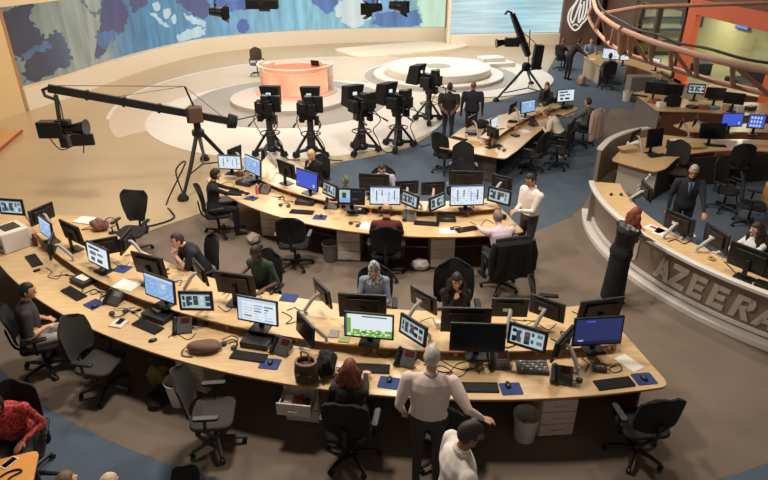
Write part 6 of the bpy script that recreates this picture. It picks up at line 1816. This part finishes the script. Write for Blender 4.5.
for (px, py, yw, lb) in ((676, 237, 60, 'silver cable bracket lying on the counter near the papers'), (692, 236, 100, 'pale adapter block among the counter cables')):
    slab(px, py, yw, .24, .06, .04, silver_pl, 'adapter_block', lb, 'adapter', z=.945)
for pts, lb in (([(668, 242), (676, 240), (684, 244), (692, 240)], 'black cable on the counter beneath the first monitor back'),
                ([(696, 246), (704, 248), (714, 256), (722, 260)], 'white cable running along the counter'),
                ([(724, 262), (734, 272), (740, 282), (752, 284)], 'black cable on the counter before the grey stand')):
    cable(pts, lb, z=.945, m=(white_pl if 'white' in lb else None), r=.008)
slab(763, 286, 45, .2, .16, .05, black, 'card_reader', 'black box at the counter edge below the large monitor back', 'box', z=.945)
# inner desk items
keyboard(657, 156, -20, 'black keyboard on the inner desk near the glossy dark monitor')
slab(627, 152, -25, .42, .24, .03, wood, 'desk_riser', 'small wooden shelf on the inner desk by the partition', 'riser', parts=[('foot', (-.18, 0, -.02), (.03, .2, .04), wood_edge)]).location.z += .10
b = MB(); b.box((0, 0, .05), (.3, .2, .1)); o = b.build('file_box', [paper], loc=at(634, 146, .73), rz=.4, bev=.004); tag(o, 'white file box on the inner desk behind the riser', 'box')
lumpy(676, 144, (.18, .12, .07), mat('white cloth', (214, 206, 196), .9), 'white papers and cloth heap on the inner desk', 'cloth_heap', 'cloth', z=.73, seed=21)
lumpy(694, 147.5, (.30, .16, .05), mat('tan cushion', (186, 152, 102), .9, noise=.2), 'flat tan woven mat on the inner desk', 'woven_mat', 'mat', z=.73, seed=22)
phone(671, 148, 20, 'dark desk phone on the inner desk beside the white heap')
keyboard(716, 146, 10, 'black keyboard under the large dark inner desk monitor')
slab(754, 146, 0, .5, .12, .06, wood, 'desk_riser', 'long wooden riser on the inner desk toward the picture edge', 'riser')
for k in range(14):
    t = (k + .5) / 14; p = Vector((2.5, 14.1, .872)).lerp(Vector((4.9, 17.0, .872)), t) + Vector((rnd.uniform(-.15, .15), 0, 0))
    if any(math.hypot(p.x - a_, p.y - b_) < .3 for a_, b_ in MONP): continue
    q = [Vector((rnd.uniform(-.12, .12), rnd.uniform(-.12, .12), 0)) for _ in range(5)]
    b = MB(); b.tube(spline(q, 5), .008, n=5); o = b.build('cable', [black_matte], loc=p); tag(o, 'loose lead curled on the raised shelf of the long desk', 'cable', 'loose leads on the long desk')
# far desk items
rnd = random.Random(8)
names = [('paper_tray', paper, 'white'), ('desk_box', dgrey, 'dark'), ('desk_box', MT['brown paper cup'], 'reddish'), ('paper_tray', mat('pale blue folder', (130, 150, 176), .6), 'pale blue'), ('desk_box', mat('tan box', (170, 128, 96), .7), 'tan')]
spots = [(662, 106, 'beside the far desk corner'), (692, 108, 'under the small lit tiles'), (703, 109, 'right of the small lit tiles'), (714, 109, 'in the middle of the far desk'), (727, 110, 'before the far black monitor back'), (738, 111, 'toward the picture edge of the far desk'), (750, 110, 'near the far desk end'), (655, 103, 'on the far desk corner edge')]
for i, (x, y, wh) in enumerate(spots):
    nm, m, cl = names[i % 5]
    slab(x, y, rnd.uniform(-30, 30), rnd.uniform(.2, .34), rnd.uniform(.16, .26), rnd.uniform(.05, .16), m, nm, '%s %s %s' % (cl, 'paper tray' if nm == 'paper_tray' else 'box', wh), 'tray' if nm == 'paper_tray' else 'box')
keyboard(640, 96, 40, 'black keyboard on the far desk near the cupboard')
slab(592, 59, 30, .3, .22, .01, paper, 'paper_sheets', 'white papers on the desk corner under the emblem', 'paper')
lumpy(581, 85, (.16, .2, .2), mat('cream bag', (176, 140, 116), .8, noise=.3), 'pale reddish bag on the floor beside the cluster desk', 'tote_bag', 'bag', seed=31)
